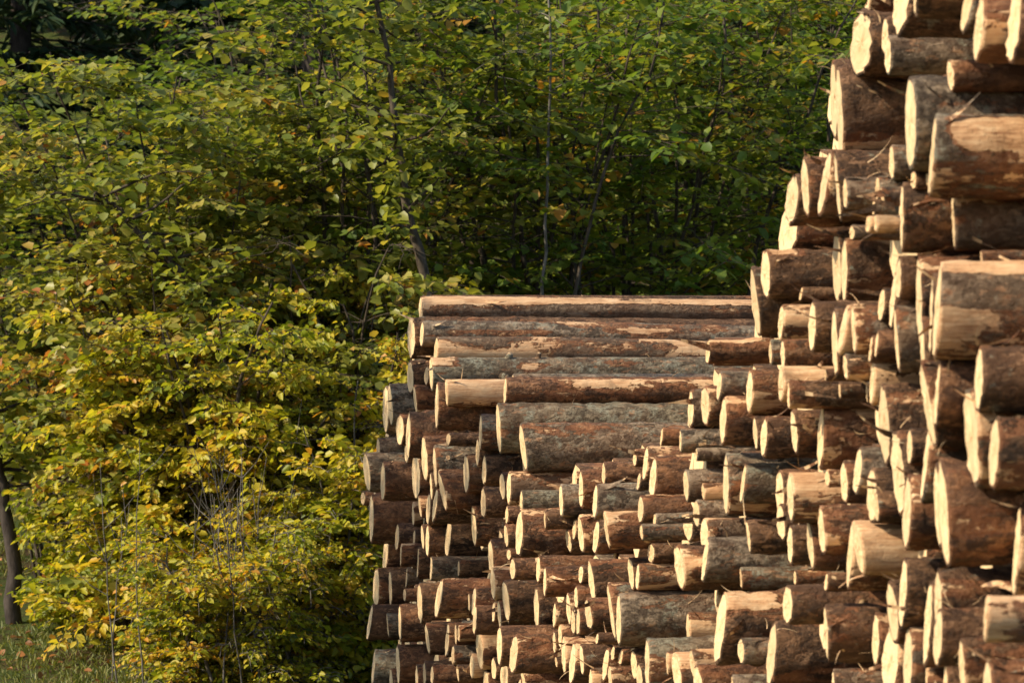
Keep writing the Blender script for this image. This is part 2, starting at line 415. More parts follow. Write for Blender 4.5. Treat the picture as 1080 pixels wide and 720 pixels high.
(431,459.0,48.0,6,'b',19.850,0.1322,19.677,-0.5459,2.683),
(429,477.0,24.0,5,'b',21.046,0.0700,20.864,-0.6839,2.834),
(473,463.0,14.0,7,'b',18.923,0.0368,18.721,-0.5414,2.776),
(507,455.5,39.0,4,'g',18.695,0.1009,18.467,-0.4958,2.917),
(504,477.0,30.0,5,'r',18.829,0.0779,18.602,-0.6119,2.922),
(526,451.0,54.0,6,'m',17.856,0.1339,17.623,-0.4514,2.879),
(448,484.0,50.0,8,'r',19.630,0.1351,19.443,-0.6759,2.745),
(459,491.8,44.0,5,'g',19.317,0.1168,19.124,-0.7073,2.760),
(439,501.5,49.0,11,'b',20.893,0.1417,20.703,-0.8213,2.870),
(387,497.5,43.0,8,'g',22.757,0.1359,22.605,-0.8692,2.802),
(404,507.5,43.0,6,'r',21.376,0.1277,21.216,-0.8758,2.732),
(399,472.0,22.0,4,'g',22.915,0.0700,22.748,-0.7129,2.897),
(467,517.5,43.0,7,'r',19.133,0.1128,18.935,-0.8370,2.775),
(492,499.5,41.0,8,'b',18.959,0.1074,18.741,-0.7347,2.880),
(511,495.5,33.0,6,'b',18.700,0.0854,18.468,-0.7039,2.938),
(530,512.5,31.0,7,'r',17.804,0.0767,17.568,-0.7542,2.890),
(537,514.5,35.0,6,'p',16.732,0.0813,16.505,-0.7182,2.748),
(552,472.0,50.0,8,'g',16.728,0.1161,16.490,-0.5204,2.816),
(510,530.0,34.0,7,'b',18.085,0.0854,17.862,-0.8540,2.836),
(383,525.0,16.0,5,'b',23.523,0.0523,23.370,-1.0782,2.871),
(455,512.5,31.0,3,'b',19.477,0.0831,19.285,-0.8252,2.761),
(452,536.5,33.0,6,'b',20.512,0.0937,20.313,-1.0056,2.891),
(459,532.7,39.0,5,'b',19.323,0.1031,19.130,-0.9271,2.760),
(436,542.5,25.0,3,'b',22.008,0.0764,21.811,-1.1157,3.005),
(443,534.0,24.0,3,'g',20.667,0.0688,20.475,-0.9989,2.862),
(392,546.5,51.0,6,'r',22.371,0.1580,22.216,-1.1589,2.785),
(407,582.5,45.0,6,'b',23.617,0.1474,23.437,-1.4596,3.037),
(419,566.5,31.0,5,'r',22.170,0.0953,21.989,-1.2718,2.924),
(437,567.0,18.0,3,'b',21.746,0.0543,21.551,-1.2504,2.976),
(451,570.0,34.0,5,'r',20.578,0.0968,20.379,-1.2004,2.895),
(446,566.0,28.0,4,'r',20.751,0.0806,20.556,-1.1874,2.890),
(473,565.5,45.0,7,'b',20.376,0.1267,20.160,-1.1632,2.989),
(500,554.5,43.0,7,'b',19.041,0.1135,18.815,-1.0288,2.934),
(534,565.0,26.0,5,'b',16.552,0.0597,16.329,-0.9426,2.705),
(535,543.0,20.0,4,'r',16.590,0.0461,16.366,-0.8433,2.715),
(548,562.5,51.0,9,'b',16.386,0.1157,16.155,-0.9218,2.740),
(518,588.0,40.0,7,'r',17.619,0.0975,17.396,-1.1158,2.802),
(537,584.5,13.0,5,'r',17.482,0.0316,17.245,-1.0902,2.871),
(455,599.5,25.0,3,'g',20.119,0.0698,19.922,-1.3385,2.852),
(484,599.0,18.0,3,'b',20.026,0.0500,19.803,-1.3295,2.998),
(520,614.5,37.0,6,'r',17.477,0.0894,17.253,-1.2356,2.789),
(541,600.0,24.0,7,'r',16.191,0.0539,15.968,-1.0794,2.677),
(534,633.5,45.0,9,'b',17.269,0.1079,17.036,-1.3119,2.822),
(463,630.5,43.0,7,'r',18.172,0.1084,17.987,-1.3654,2.616),
(443,636.0,42.0,7,'b',20.851,0.1213,20.657,-1.5985,2.887),
(397,620.0,44.0,8,'b',23.432,0.1427,23.264,-1.6924,2.949),
(412,620.0,40.0,4,'b',23.176,0.1280,22.994,-1.6737,3.012),
(423,585.0,24.0,2,'r',21.659,0.0720,21.478,-1.3537,2.881),
(429,609.0,22.0,2,'g',23.013,0.0703,22.814,-1.5917,3.098),
(441,593.5,33.0,2,'b',21.511,0.0983,21.314,-1.3953,2.967),
(500,634.0,32.0,5,'r',17.913,0.0794,17.700,-1.3633,2.760),
(501,653.5,31.0,5,'r',17.784,0.0764,17.571,-1.4499,2.745),
(495,635.0,20.0,3,'b',18.039,0.0501,17.829,-1.3780,2.755),
(427,627.0,14.0,4,'r',21.239,0.0413,21.058,-1.5752,2.848),
(422,657.0,40.0,4,'r',21.026,0.1165,20.852,-1.7348,2.791),
(409,659.5,25.0,2,'g',22.876,0.0793,22.700,-1.9031,2.955),
(390,656.5,37.0,4,'b',23.054,0.1178,22.896,-1.8988,2.858),
(451,673.5,33.0,5,'b',20.082,0.0920,19.889,-1.7488,2.825),
(472,674.5,35.0,5,'r',19.911,0.0968,19.700,-1.7395,2.915),
(481,668.5,23.0,3,'r',18.577,0.0593,18.372,-1.5919,2.766),
(484,667.5,17.0,3,'r',18.476,0.0436,18.270,-1.5782,2.766),
(478,690.5,21.0,4,'g',18.525,0.0540,18.324,-1.7007,2.743),
(506,684.9,42.0,9,'r',18.144,0.1051,17.924,-1.6376,2.826),
(527,680.5,45.0,7,'r',16.780,0.1045,16.559,-1.4939,2.710),
(542,689.5,41.0,10,'b',16.592,0.0942,16.363,-1.5187,2.748),
(527,648.0,32.0,5,'r',17.431,0.0774,17.202,-1.3945,2.815),
(521,645.0,22.0,4,'r',17.559,0.0536,17.333,-1.3901,2.807),
(521,705.0,26.0,6,'b',18.010,0.0649,17.779,-1.7260,2.879),
(513,718.6,27.0,7,'b',18.169,0.0680,17.942,-1.8097,2.864),
(532,712.5,39.0,10,'b',17.858,0.0965,17.620,-1.7486,2.908),
(498,702.0,28.0,5,'r',18.285,0.0710,18.069,-1.7370,2.807),
(420,700.0,44.0,5,'r',21.059,0.1286,20.886,-1.9889,2.783),
(413,721.0,32.0,5,'r',21.227,0.0943,21.060,-2.1286,2.765),
(394,705.5,43.0,3,'m',21.991,0.1313,21.837,-2.1105,2.750),
(440,716.5,31.0,4,'b',20.110,0.0864,19.927,-1.9915,2.768),
(448,711.0,28.0,4,'b',19.959,0.0775,19.770,-1.9460,2.791),
(456,711.5,21.0,4,'r',18.537,0.0541,18.354,-1.8100,2.633),
(483,709.5,19.0,3,'b',18.383,0.0485,18.179,-1.7847,2.747),
(670,482.5,19.0,5,'r',14.543,0.0384,14.257,-0.4949,2.918),
(681,489.0,36.0,6,'p',13.771,0.0687,13.493,-0.4934,2.805),
(689,504.5,45.0,9,'r',13.629,0.0850,13.349,-0.5470,2.806),
(698,460.5,19.0,3,'r',13.223,0.0348,12.946,-0.3692,2.755),
(637,499.5,25.0,5,'r',15.290,0.0531,15.012,-0.5925,2.930),
(613,516.0,42.0,6,'r',15.491,0.0903,15.226,-0.6713,2.867),
(628,528.5,37.0,6,'g',14.098,0.0723,13.847,-0.6598,2.667),
(592,528.0,34.0,6,'g',15.631,0.0735,15.379,-0.7294,2.803),
(550,529.0,24.0,4,'m',16.473,0.0549,16.239,-0.7733,2.764),
(674,507.5,21.0,4,'b',13.848,0.0403,13.573,-0.5674,2.794),
(608,504.5,15.0,3,'r',15.679,0.0327,15.415,-0.6293,2.880),
(600,570.0,24.0,7,'b',15.694,0.0523,15.436,-0.9155,2.848),
(606,558.0,24.0,5,'b',15.610,0.0520,15.348,-0.8585,2.859),
(613,563.5,41.0,8,'b',15.402,0.0868,15.140,-0.8707,2.850),
(629,566.0,36.0,8,'b',15.251,0.0756,14.980,-0.8727,2.889),
(640,559.0,38.0,5,'r',14.014,0.0738,13.757,-0.7747,2.697),
(676,537.0,30.0,8,'r',13.544,0.0562,13.273,-0.6659,2.740),
(691,548.0,14.0,4,'g',13.480,0.0262,13.201,-0.7040,2.782),
(677,561.0,18.0,4,'g',13.432,0.0336,13.164,-0.7500,2.721),
(687,583.0,22.0,9,'b',13.970,0.0427,13.685,-0.8654,2.868),
(666,604.5,35.0,8,'b',14.088,0.0685,13.813,-0.9568,2.811),
(673,608.0,28.0,5,'p',13.967,0.0543,13.691,-0.9622,2.814),
(624,613.0,46.0,8,'b',14.737,0.0940,14.478,-1.0357,2.772),
(621,647.5,35.0,9,'b',14.464,0.0703,14.211,-1.1551,2.708),
(568,600.0,30.0,5,'r',16.089,0.0669,15.848,-1.0726,2.779),
(575,613.0,32.0,4,'r',15.808,0.0703,15.566,-1.1109,2.761),
(613,605.5,21.0,6,'b',14.867,0.0433,14.614,-1.0139,2.751),
(566,641.0,48.0,7,'b',16.946,0.1128,16.693,-1.3227,2.918),
(645,645.0,64.0,6,'g',14.208,0.1251,13.944,-1.1246,2.754),
(653,653.5,59.0,7,'g',13.970,0.1143,13.706,-1.1389,2.738),
(608,630.0,26.0,5,'r',14.853,0.0535,14.603,-1.1140,2.728),
(649,585.5,9.0,4,'b',15.306,0.0191,15.019,-0.9588,2.983),
(575,547.5,21.0,2,'b',15.699,0.0457,15.459,-0.8178,2.742),
(600,642.0,36.0,6,'b',14.964,0.0748,14.717,-1.1722,2.716),
(585,648.0,28.0,4,'b',16.110,0.0626,15.856,-1.2888,2.858),
(605,655.5,27.0,6,'b',14.812,0.0554,14.565,-1.2159,2.708),
(610,655.5,31.0,5,'b',14.696,0.0632,14.447,-1.2063,2.707),
(591,671.0,26.0,5,'b',15.919,0.0575,15.664,-1.3752,2.850),
(585,677.0,26.0,4,'b',16.485,0.0594,16.225,-1.4515,2.924),
(595,691.5,39.0,6,'b',15.802,0.0854,15.545,-1.4551,2.846),
(604,699.5,45.0,8,'b',15.625,0.0970,15.364,-1.4735,2.853),
(614,695.5,35.0,6,'b',15.461,0.0747,15.197,-1.4408,2.865),
(630,673.0,12.0,4,'b',14.289,0.0238,14.034,-1.2425,2.711),
(639,700.0,36.0,7,'b',15.266,0.0759,14.987,-1.4417,2.934),
(647,688.5,17.0,5,'b',14.357,0.0339,14.089,-1.3100,2.790),
(655,692.5,17.0,5,'b',14.294,0.0337,14.023,-1.3202,2.810),
(669,701.0,34.0,8,'b',14.205,0.0670,13.926,-1.3455,2.847),
(675,715.0,34.0,8,'b',14.069,0.0664,13.789,-1.3874,2.842),
(683,700.0,56.0,7,'m',13.233,0.1026,12.965,-1.2498,2.703),
(552,715.0,22.0,5,'b',17.619,0.0538,17.368,-1.7375,2.966),
(548,728.0,28.0,4,'r',17.716,0.0689,17.467,-1.8110,2.963),
(623,719.6,31.0,4,'p',15.362,0.0656,15.093,-1.5344,2.885),
(644,717.0,30.0,5,'b',14.449,0.0602,14.182,-1.4329,2.796),
(587,697.0,14.0,3,'b',16.474,0.0320,16.213,-1.5422,2.931),
]
LABELS = [
"log with a broad ragged split end high on the upper left step",
"mid-sized dark brown log above the ragged top end",
"nearest thick dark brown log above the leaning grey top log",
"second thick dark brown log above the leaning grey top log",
"grey log with leaning cut lying on top of the huge brown step log",
"mid-sized dark brown log above the leaning grey top log",
"mid-sized grey log left of the top right giant end",
"mid-sized reddish brown log left of the top right giant end",
"log with a wide pale end cut by the top right corner",
"thin reddish brown log above and right of the cracked grey log",
"huge brown log with wide bark face on the upper left step of the stack",
"thick dark brown log above the huge brown step log",
"big log with cracked grey bark right of the huge brown step log",
"thick grey log with a bare pale patch near its end, upper right",
"log with a tall pale end leftmost on the upper step",
"mid-sized dark brown log below the leftmost step end",
"mid-sized reddish brown log above and right of the leftmost step end",
"thick reddish brown log above and left of the thin grey pole",
"thick dark brown log above and left of the thin grey pole",
"thin smooth grey pole with a round end under the huge brown step log",
"nearest thin grey log right of the thin grey pole",
"second thin grey log right of the thin grey pole",
"thin grey log below and right of the thin grey pole",
"thin grey log left of the bare-patched grey log",
"thick dark brown log left of the tan peeled log",
"nearest thin pale stripped log below and right of the thin grey pole",
"second thin pale stripped log below and right of the thin grey pole",
"thin pale stripped log above the ragged-bark log",
"thin reddish brown log below and left of the bare-patched grey log",
"thin reddish brown log below the bare-patched grey log",
"thick half peeled tan log below the bare-patched grey log",
"brown log jutting out on the step just above the long logs",
"thick dark brown log below the jutting brown log",
"thin dark brown log above the oval cream end",
"thick dark brown log left of the ragged-bark log",
"thick log with ragged torn bark in the middle of the upper right stack",
"mid-sized dark brown log above and left of the striped giant log",
"mid-sized dark brown log left of the striped giant log",
"thin dark brown log below and right of the ragged-bark log",
"mid-sized pale stripped log left of the oval cream end",
"brown log with an oval cream end right of the jutting brown log",
"mid-sized dark brown log below and right of the oval cream end",
"mid-sized dark brown log right of the oval cream end",
"mid-sized grey log right of the oval cream end",
"nearest thin reddish brown log right of the oval cream end",
"second thin reddish brown log right of the oval cream end",
"mid-sized grey log below and left of the striped giant log",
"thick dark brown log above and left of the striped giant log",
"giant log with sun and shade bands painted cream, grey and brown, right edge",
"thick dark brown log below and left of the striped giant log",
"mid-sized dark brown log below the striped giant log",
"thin reddish brown log below and right of the tan peeled log",
"mid-sized dark brown log above the broad cream end",
"log with the broadest cream cut end near the right edge",
"mid-sized dark brown log below and right of the broad cream end",
"mid-sized reddish brown log above and left of the broad cream end",
"thick dark brown log above and right of the tall narrow cream end",
"thick grey log below and left of the broad cream end",
"log with a tall narrow cream end left of the broad cream end",
"thick dark brown log below the tall narrow cream end",
"thick reddish brown log left of the giant dark log",
"thin dark brown log below and right of the tall narrow cream end",
"thin pale stripped log below and right of the oval cream end",
"mid-sized pale stripped log above the tall narrow cream end",
"thin dark brown log above and right of the thick dark log",
"mid-sized grey log below and right of the thick dark log",
"mid-sized dark brown log below and right of the thick dark log",
"thin pale stripped log above and left of the tall narrow cream end",
"mid-sized dark brown log above the bare honey log",
"thin dark brown log above and right of the bare honey log",
"mid-sized pale stripped log below and left of the bare honey log",
"debarked honey coloured log with a split end left of the giant dark log",
"thick dark brown log above and left of the giant dark log",
"giant dark brown log with slanting cut end at lower right",
"log at the right picture edge showing only a thin pale end",
"mid-sized dark brown log below and right of the bare honey log",
"mid-sized dark brown log above the tallest bottom end",
"log with a very tall pale end at the bottom edge near the right corner",
"mid-sized reddish brown log above and left of the tallest bottom end",
"nearest mid-sized grey log right of the tallest bottom end",
"thick dark brown log above and right of the tallest bottom end",
"second mid-sized dark brown log above and right of the tallest bottom end",
"nearest mid-sized dark brown log above and right of the tallest bottom end",
"thin grey log below and left of the edge log",
"mid-sized dark brown log right of the tallest bottom end",
"thin dark brown log right of the tallest bottom end",
"second mid-sized grey log right of the tallest bottom end",
"thin dark brown log below and right of the tallest bottom end",
"mid-sized grey log below and left of the tallest bottom end",
"thin pinkish brown log lying beside the flaking long logs",
"thin grey log left of the rusty slanted log",
"thin grey log above and right of the rusty slanted log",
"thin dark brown log below and left of the oval cream end",
"mid-sized pale stripped log right of the rusty slanted log",
"rusty brown log with slanted pale end at the foot of the step",
"mid-sized dark brown log left of the rusty slanted log",
"mid-sized grey log below the pinkish short log",
"thin dark brown log right of the rusty slanted log",
"thin reddish brown log below the oval cream end",
"mid-sized reddish brown log below and left of the rusty slanted log",
"thin dark brown log below the rusty slanted log",
"mid-sized dark brown log below the rusty slanted log",
"mid-sized reddish brown log left of the thick dark log",
"thick dark brown log in the middle of the right half of the stack",
"thin grey log above and right of the orange-shaded log",
"thin grey log above and left of the blue-grey flaked log",
"mid-sized grey log right of the orange-shaded log",
"big log with blue-grey bark flaked off to brown, mid stack",
"mid-sized greenish grey log right of the blue-grey flaked log",
"mid-sized reddish brown log right of the blue-grey flaked log",
"mid-sized dark brown log below and right of the blue-grey flaked log",
"mid-sized pale stripped log right of the blue-grey flaked log",
"thin reddish brown log below the thick dark log",
"thin pale stripped log left of the blue-grey flaked log",
"thin grey log below and left of the blue-grey flaked log",
"thin dark brown log below and left of the blue-grey flaked log",
"mid-sized pale stripped log below and left of the blue-grey flaked log",
"mid-sized grey log above and left of the endless slate log",
"thin dark brown log above the endless slate log",
"mid-sized dark brown log above and right of the endless slate log",
"mid-sized dark brown log left of the bare honey log",
"mid-sized dark brown log above and left of the bare honey log",
"mid-sized dark brown log left of the endless slate log",
"thin slate green log whose cut end hardly shows, lower middle",
"thin grey log right of the endless slate log",
"thin dark brown log below and left of the bare honey log",
"mid-sized dark brown log above the big bottom log",
"big brown log with tall cream end at the bottom edge right of centre",
"mid-sized dark brown log right of the big bottom log",
"thick scuffed brown log with tall end at bottom middle",
"thin grey log left of the big bottom log",
"mid-sized pale stripped log left of the scuffed brown log",
"mid-sized pale stripped log right of the speckled mossy log",
"thin pale stripped log below and left of the scuffed brown log",
"mid-sized reddish brown log below and right of the speckled mossy log",
"thin grey log below and left of the big bottom log",
"thin grey log right of the speckled mossy log",
"thin reddish brown log below and left of the endless slate log",
"longest peeled log lying topmost on the far end of the stack",
"long grey log lying right under the topmost peeled long log",
"dark log with big oval end left of the topmost long logs",
"long log with flaking tan bark below the long grey log",
"long greenish grey mossy log below the flaking tan long log",
"thick dark brown log left of the mossy long log",
"thin dark brown log left of the mossy long log",
"thick reddish brown log below the mossy long log",
"mid-sized pale stripped log below and right of the mossy long log",
"long red-brown log lying under the mossy long log",
"second thick grey log below and left of the mossy long log",
"nearest thick grey log below and left of the mossy long log",
"mid-sized reddish brown log below and left of the mossy long log",
"mid-sized reddish brown log above the red log at left edge",
"thick dark brown log above and right of the red log at left edge",
"mid-sized dark brown log above and right of the red log at left edge",
"thin dark brown log left of the pale lichen log",
"mid-sized grey log left of the pale lichen log",
"mid-sized reddish brown log below and left of the pale lichen log",
"thick long log with pale lichen patches above the thick grey-brown log",
"thick reddish brown log above and right of the red log at left edge",
"thick grey log right of the red log at left edge",
"thick dark brown log right of the red log at left edge",
"thick grey log above and left of the red log at left edge",
"thick red-brown log close to the left edge of the stack",
"mid-sized grey log above the red log at left edge",
"thick reddish brown log above the far round brown log",
"mid-sized dark brown log below and left of the pale lichen log",
"mid-sized dark brown log below the pale lichen log",
"mid-sized reddish brown log below and left of the thick grey-brown log",
"mid-sized pale stripped log below the thick grey-brown log",
"thick long grey-brown log lying alone in the dip of the stack",
"mid-sized dark brown log above and left of the dark round log",
"thin dark brown log below and left of the red log at left edge",
"mid-sized dark brown log right of the red log at left edge",
"second mid-sized dark brown log above and left of the far round brown log",
"nearest mid-sized dark brown log above and left of the far round brown log",
"third mid-sized dark brown log above and left of the far round brown log",
"mid-sized grey log above and left of the far round brown log",
"thick reddish brown log below the red log at left edge",
"thick dark brown log left of the far round brown log",
"fourth mid-sized reddish brown log left of the far round brown log",
"thin dark brown log left of the far round brown log",
"nearest mid-sized reddish brown log left of the far round brown log",
"second mid-sized reddish brown log left of the far round brown log",
"round brown log with wide pale end in the middle of the far left face",
"thick dark brown log right of the far round brown log",
"thin dark brown log left of the dark round log",
"thin reddish brown log above and left of the dark round log",
"thick dark brown log with slanted oval end below the thick grey-brown log",
"nearest mid-sized reddish brown log below and left of the dark round log",
"thin reddish brown log below and left of the dark round log",
"mid-sized grey log above the flaky lower left log",
"thin dark brown log below the far round brown log",
"second mid-sized reddish brown log below and left of the dark round log",
"thin reddish brown log below the dark round log",
"thick dark brown log right of the flaky lower left log",
"red-brown flaky log with tall pale end in the lower left face",
"nearest thick dark brown log left of the flaky lower left log",
"third thick dark brown log left of the flaky lower left log",
"second thick dark brown log left of the flaky lower left log",
"third mid-sized reddish brown log left of the far round brown log",
"mid-sized grey log above and left of the flaky lower left log",
"mid-sized dark brown log below and left of the far round brown log",
"nearest mid-sized reddish brown log right of the flaky lower left log",
"nearest mid-sized reddish brown log below and right of the flaky lower left log",
"thin dark brown log right of the flaky lower left log",
"thin reddish brown log left of the flaky lower left log",
"thick reddish brown log below and left of the flaky lower left log",
"mid-sized grey log above the lichen log in bottom left",
"thick dark brown log above the lichen log in bottom left",
"mid-sized dark brown log below the flaky lower left log",
"mid-sized reddish brown log below the flaky lower left log",
"nearest thin reddish brown log below and right of the flaky lower left log",
"second thin reddish brown log below and right of the flaky lower left log",
"thin grey log below the flaky lower left log",
"second mid-sized reddish brown log below and right of the flaky lower left log",
"fourth mid-sized reddish brown log below and right of the flaky lower left log",
"second mid-sized dark brown log below and right of the flaky lower left log",
"second mid-sized reddish brown log right of the flaky lower left log",
"thin reddish brown log right of the flaky lower left log",
"nearest mid-sized dark brown log below and right of the flaky lower left log",
"third mid-sized dark brown log below and right of the flaky lower left log",
"fourth mid-sized dark brown log below and right of the flaky lower left log",
"third mid-sized reddish brown log below and right of the flaky lower left log",
"thick reddish brown log right of the lichen log in bottom left",
"mid-sized reddish brown log below and right of the lichen log in bottom left",
"thick lichen-speckled log at the bottom left corner of the stack",
"nearest mid-sized dark brown log right of the lichen log in bottom left",
"second mid-sized dark brown log right of the lichen log in bottom left",
"thin reddish brown log right of the lichen log in bottom left",
"thin dark brown log below the flaky lower left log",
"thin reddish brown log above and left of the orange-shaded log",
"mid-sized pale stripped log above and left of the orange-shaded log",
"red-brown log with a shadowed orange face right of the thick grey-brown log",
"thin reddish brown log above the orange-shaded log",
"thin reddish brown log left of the orange-shaded log",
"mid-sized reddish brown log above and left of the green-brown log",
"mid-sized grey log above the green-brown log",
"mid-sized grey log above and right of the dark round log",
"thin greenish grey log above the dark round log",
"thin dark brown log left of the orange-shaded log",
"thin reddish brown log above and left of the green-brown log",
"second thin dark brown log left of the green-brown log",
"nearest thin dark brown log left of the green-brown log",
"mid-sized dark brown log left of the green-brown log",
"mid-sized dark brown log below and left of the green-brown log",
"reddish log with a greenish grey underside in the middle of the stack",
"thin reddish brown log below the orange-shaded log",
"thin grey log below the orange-shaded log",
"thin grey log right of the green-brown log",
"thin dark brown log below and right of the green-brown log",
"mid-sized dark brown log above the big smooth grey log",
"thin pale stripped log above and right of the big smooth grey log",
"mid-sized dark brown log above and left of the big smooth grey log",
"nearest mid-sized dark brown log left of the big smooth grey log",
"nearest mid-sized reddish brown log below and right of the dark round log",
"second mid-sized reddish brown log below and right of the dark round log",
"thin dark brown log below and left of the green-brown log",
"thick dark brown log below the dark round log",
"thick grey log above and left of the big smooth grey log",
"big smooth grey log with bright rim end at bottom middle",
"thin reddish brown log above and left of the big smooth grey log",
"thin dark brown log below the green-brown log",
"thin dark brown log above and right of the dark round log",
"third mid-sized dark brown log left of the big smooth grey log",
"fourth mid-sized dark brown log left of the big smooth grey log",
"nearest thin dark brown log left of the big smooth grey log",
"second mid-sized dark brown log left of the big smooth grey log",
"second thin dark brown log left of the big smooth grey log",
"third thin dark brown log left of the big smooth grey log",
"third mid-sized dark brown log below and left of the big smooth grey log",
"second mid-sized dark brown log below and left of the big smooth grey log",
"nearest mid-sized dark brown log below and left of the big smooth grey log",
"nearest thin dark brown log below and left of the big smooth grey log",
"second mid-sized dark brown log left of the speckled mossy log",
"thin dark brown log below the big smooth grey log",
"thin dark brown log left of the speckled mossy log",
"nearest mid-sized dark brown log left of the speckled mossy log",
"nearest mid-sized dark brown log below and left of the speckled mossy log",
"big speckled mossy grey log at the bottom edge under the big smooth grey log",
"third thin dark brown log below and left of the big smooth grey log",
"mid-sized reddish brown log below and left of the big smooth grey log",
"mid-sized pale stripped log left of the speckled mossy log",
"second mid-sized dark brown log below and left of the speckled mossy log",
"second thin dark brown log below and left of the big smooth grey log",
]

def knot_bumps(rng, n, L):
    return [(rng.uniform(.15, 2.6), rng.uniform(0, 2 * pi), rng.uniform(.025, .06), rng.uniform(.006, .024)) for _ in range(n)]

def log_arrays(r, L, rng, dyaw, dpit, kind, big, flare, shreds=0, ragged=0, simple=False):
    """verts/faces/material index of the bark tube and of the sawn face; local X runs from the sawn end into the stack"""
    n = 34 if big > 75 else (26 if big > 38 else 20)
    if simple: n = 9; xs = np.array([0, .5, 2., L])
    else: xs = np.concatenate([[0, .006], np.arange(.03, .95, .035 if big > 38 else .05), np.arange(.97, 2.4, .11), np.linspace(2.5, L, 6)])
    th = np.arange(n) * 2 * pi / n
    X, T = np.meshgrid(xs, th, indexing='ij')
    p = rng.uniform(0, 6.28, 8)
    tap = rng.uniform(-.03, .03) if not simple else 0
    R = r * (1 + tap * X + .04 * np.cos(2 * T + p[0] + X * .15) + .026 * np.cos(3 * T + p[1] + X * .3) + .012 * np.cos(5 * T + p[6]))
    if flare: R *= 1 + flare * np.exp(-X / .22) * (1 + .5 * np.cos(4 * T + p[2]))
    if not simple:
        rough = {'g': .026, 'b': .042, 'r': .036, 'p': .014, 'm': .028}[kind]
        R *= 1 + rough * (np.sin(X * 31 + 3 * T + p[3]) * np.cos(5 * T - X * 17 + p[4]) + .7 * np.sin(X * 67 + 7 * T + p[5]))
        R += rng.normal(0, rough * .35 * r, R.shape)
        for kx, ka, ks, kh in knot_bumps(rng, rng.integers(2, 6), L):
            da = (T - ka + pi) % (2 * pi) - pi
            R += kh * np.exp(-((X - kx) / ks) ** 2 - (da * r / ks) ** 2)
        R[0] *= .985
    bend = rng.normal(0, .010, 2) if not simple else (0, 0)
    cy = bend[0] * np.minimum(X, 3) ** 2 * .5; cz = bend[1] * np.minimum(X, 3) ** 2 * .5
    Yv = R * np.cos(T) + cy; Zv = R * np.sin(T) + cz
    fade = np.exp(-X / (.6 * r + .02))
    off = -tan(dyaw) * Yv - tan(dpit) * Zv
    Xv = X + off * np.maximum(fade, 0)
    if ragged:
        rag = np.maximum(0, rng.normal(0, ragged, n))
        Xv[0] -= rag
    V = np.stack([Xv.ravel(), Yv.ravel(), Zv.ravel()], 1)
    m = len(xs); F = []; MI = []
    for i in range(m - 1):
        a = i * n
        for j in range(n):
            k = (j + 1) % n
            F.append((a + j, a + n + j, a + n + k, a + k))
    F.append(tuple(range((m - 1) * n, m * n)))
    # bark rim at the sawn end
    bt = min(.009, .07 * r + .002)
    q = 1 - bt / r
    V0 = V[:n].copy(); V1 = V0.copy(); V1[:, 1:] *= (q - np.abs(rng.normal(0, .012, (n, 1))) if not simple else q); V1[:, 0] -= rng.uniform(0, .003, n)
    base = len(V); V = np.vstack([V, V1])
    for j in range(n):
        k = (j + 1) % n; F.append((j, k, base + k, base + j))
    MI = [0] * len(F)
    # sawn face
    CV = []; CF = []
    fr = [1., .86, .62, .36, .16]
    for i, fq in enumerate(fr):
        ring = V1.copy(); ring[:, 1:] *= fq
        ring[:, 0] = -tan(dyaw) * ring[:, 1] - tan(dpit) * ring[:, 2] - .0015
        if i == 0: ring[:, 0] = V1[:, 0] - .0005
        elif not simple: ring[:, 0] += rng.normal(0, .0012, n) - (ragged * .35 * rng.random(n) if ragged else 0)
        CV.append(ring)
    CV = np.vstack(CV); CV = np.vstack([CV, [[-.002, 0, 0]]])
    for i in range(len(fr) - 1):
        for j in range(n):
            k = (j + 1) % n; CF.append((i * n + j, i * n + k, (i + 1) * n + k, (i + 1) * n + j))
    c = len(CV) - 1; o = (len(fr) - 1) * n
    for j in range(n): CF.append((o + j, o + (j + 1) % n, c))
    # sawn branch stubs
    if not simple and big > 30:
        for _ in range(int(rng.integers(0, 4))):
            x0 = rng.uniform(.12, 1.9); a = rng.uniform(.3, 5.9); rr = rng.uniform(.010, .024) * (r / .1) ** .4; hh = rng.uniform(.012, .04)
            c = np.array([x0, r * cos(a), r * sin(a)]); nrm = np.array([rng.uniform(.1, .7), cos(a), sin(a)]); nrm /= np.linalg.norm(nrm)
            e1 = np.cross(nrm, [1, 0, 0]); e1 /= np.linalg.norm(e1); e2 = np.cross(nrm, e1)
            b0 = len(V); S = []
            for lv_, sc_ in ((-.02, 1.5), (hh * .5, 1.05), (hh, .95)):
                for q_ in range(8): S.append(c + nrm * lv_ + (e1 * cos(q_ * pi / 4) + e2 * sin(q_ * pi / 4)) * rr * sc_ * rng.uniform(.92, 1.08))
            V = np.vstack([V, S])
            for lv_ in range(2):
                for q_ in range(8): F.append((b0 + lv_ * 8 + q_, b0 + lv_ * 8 + (q_ + 1) % 8, b0 + lv_ * 8 + 8 + (q_ + 1) % 8, b0 + lv_ * 8 + 8 + q_)); MI.append(0)
            F.append(tuple(b0 + 16 + q_ for q_ in range(8))); MI.append(1)
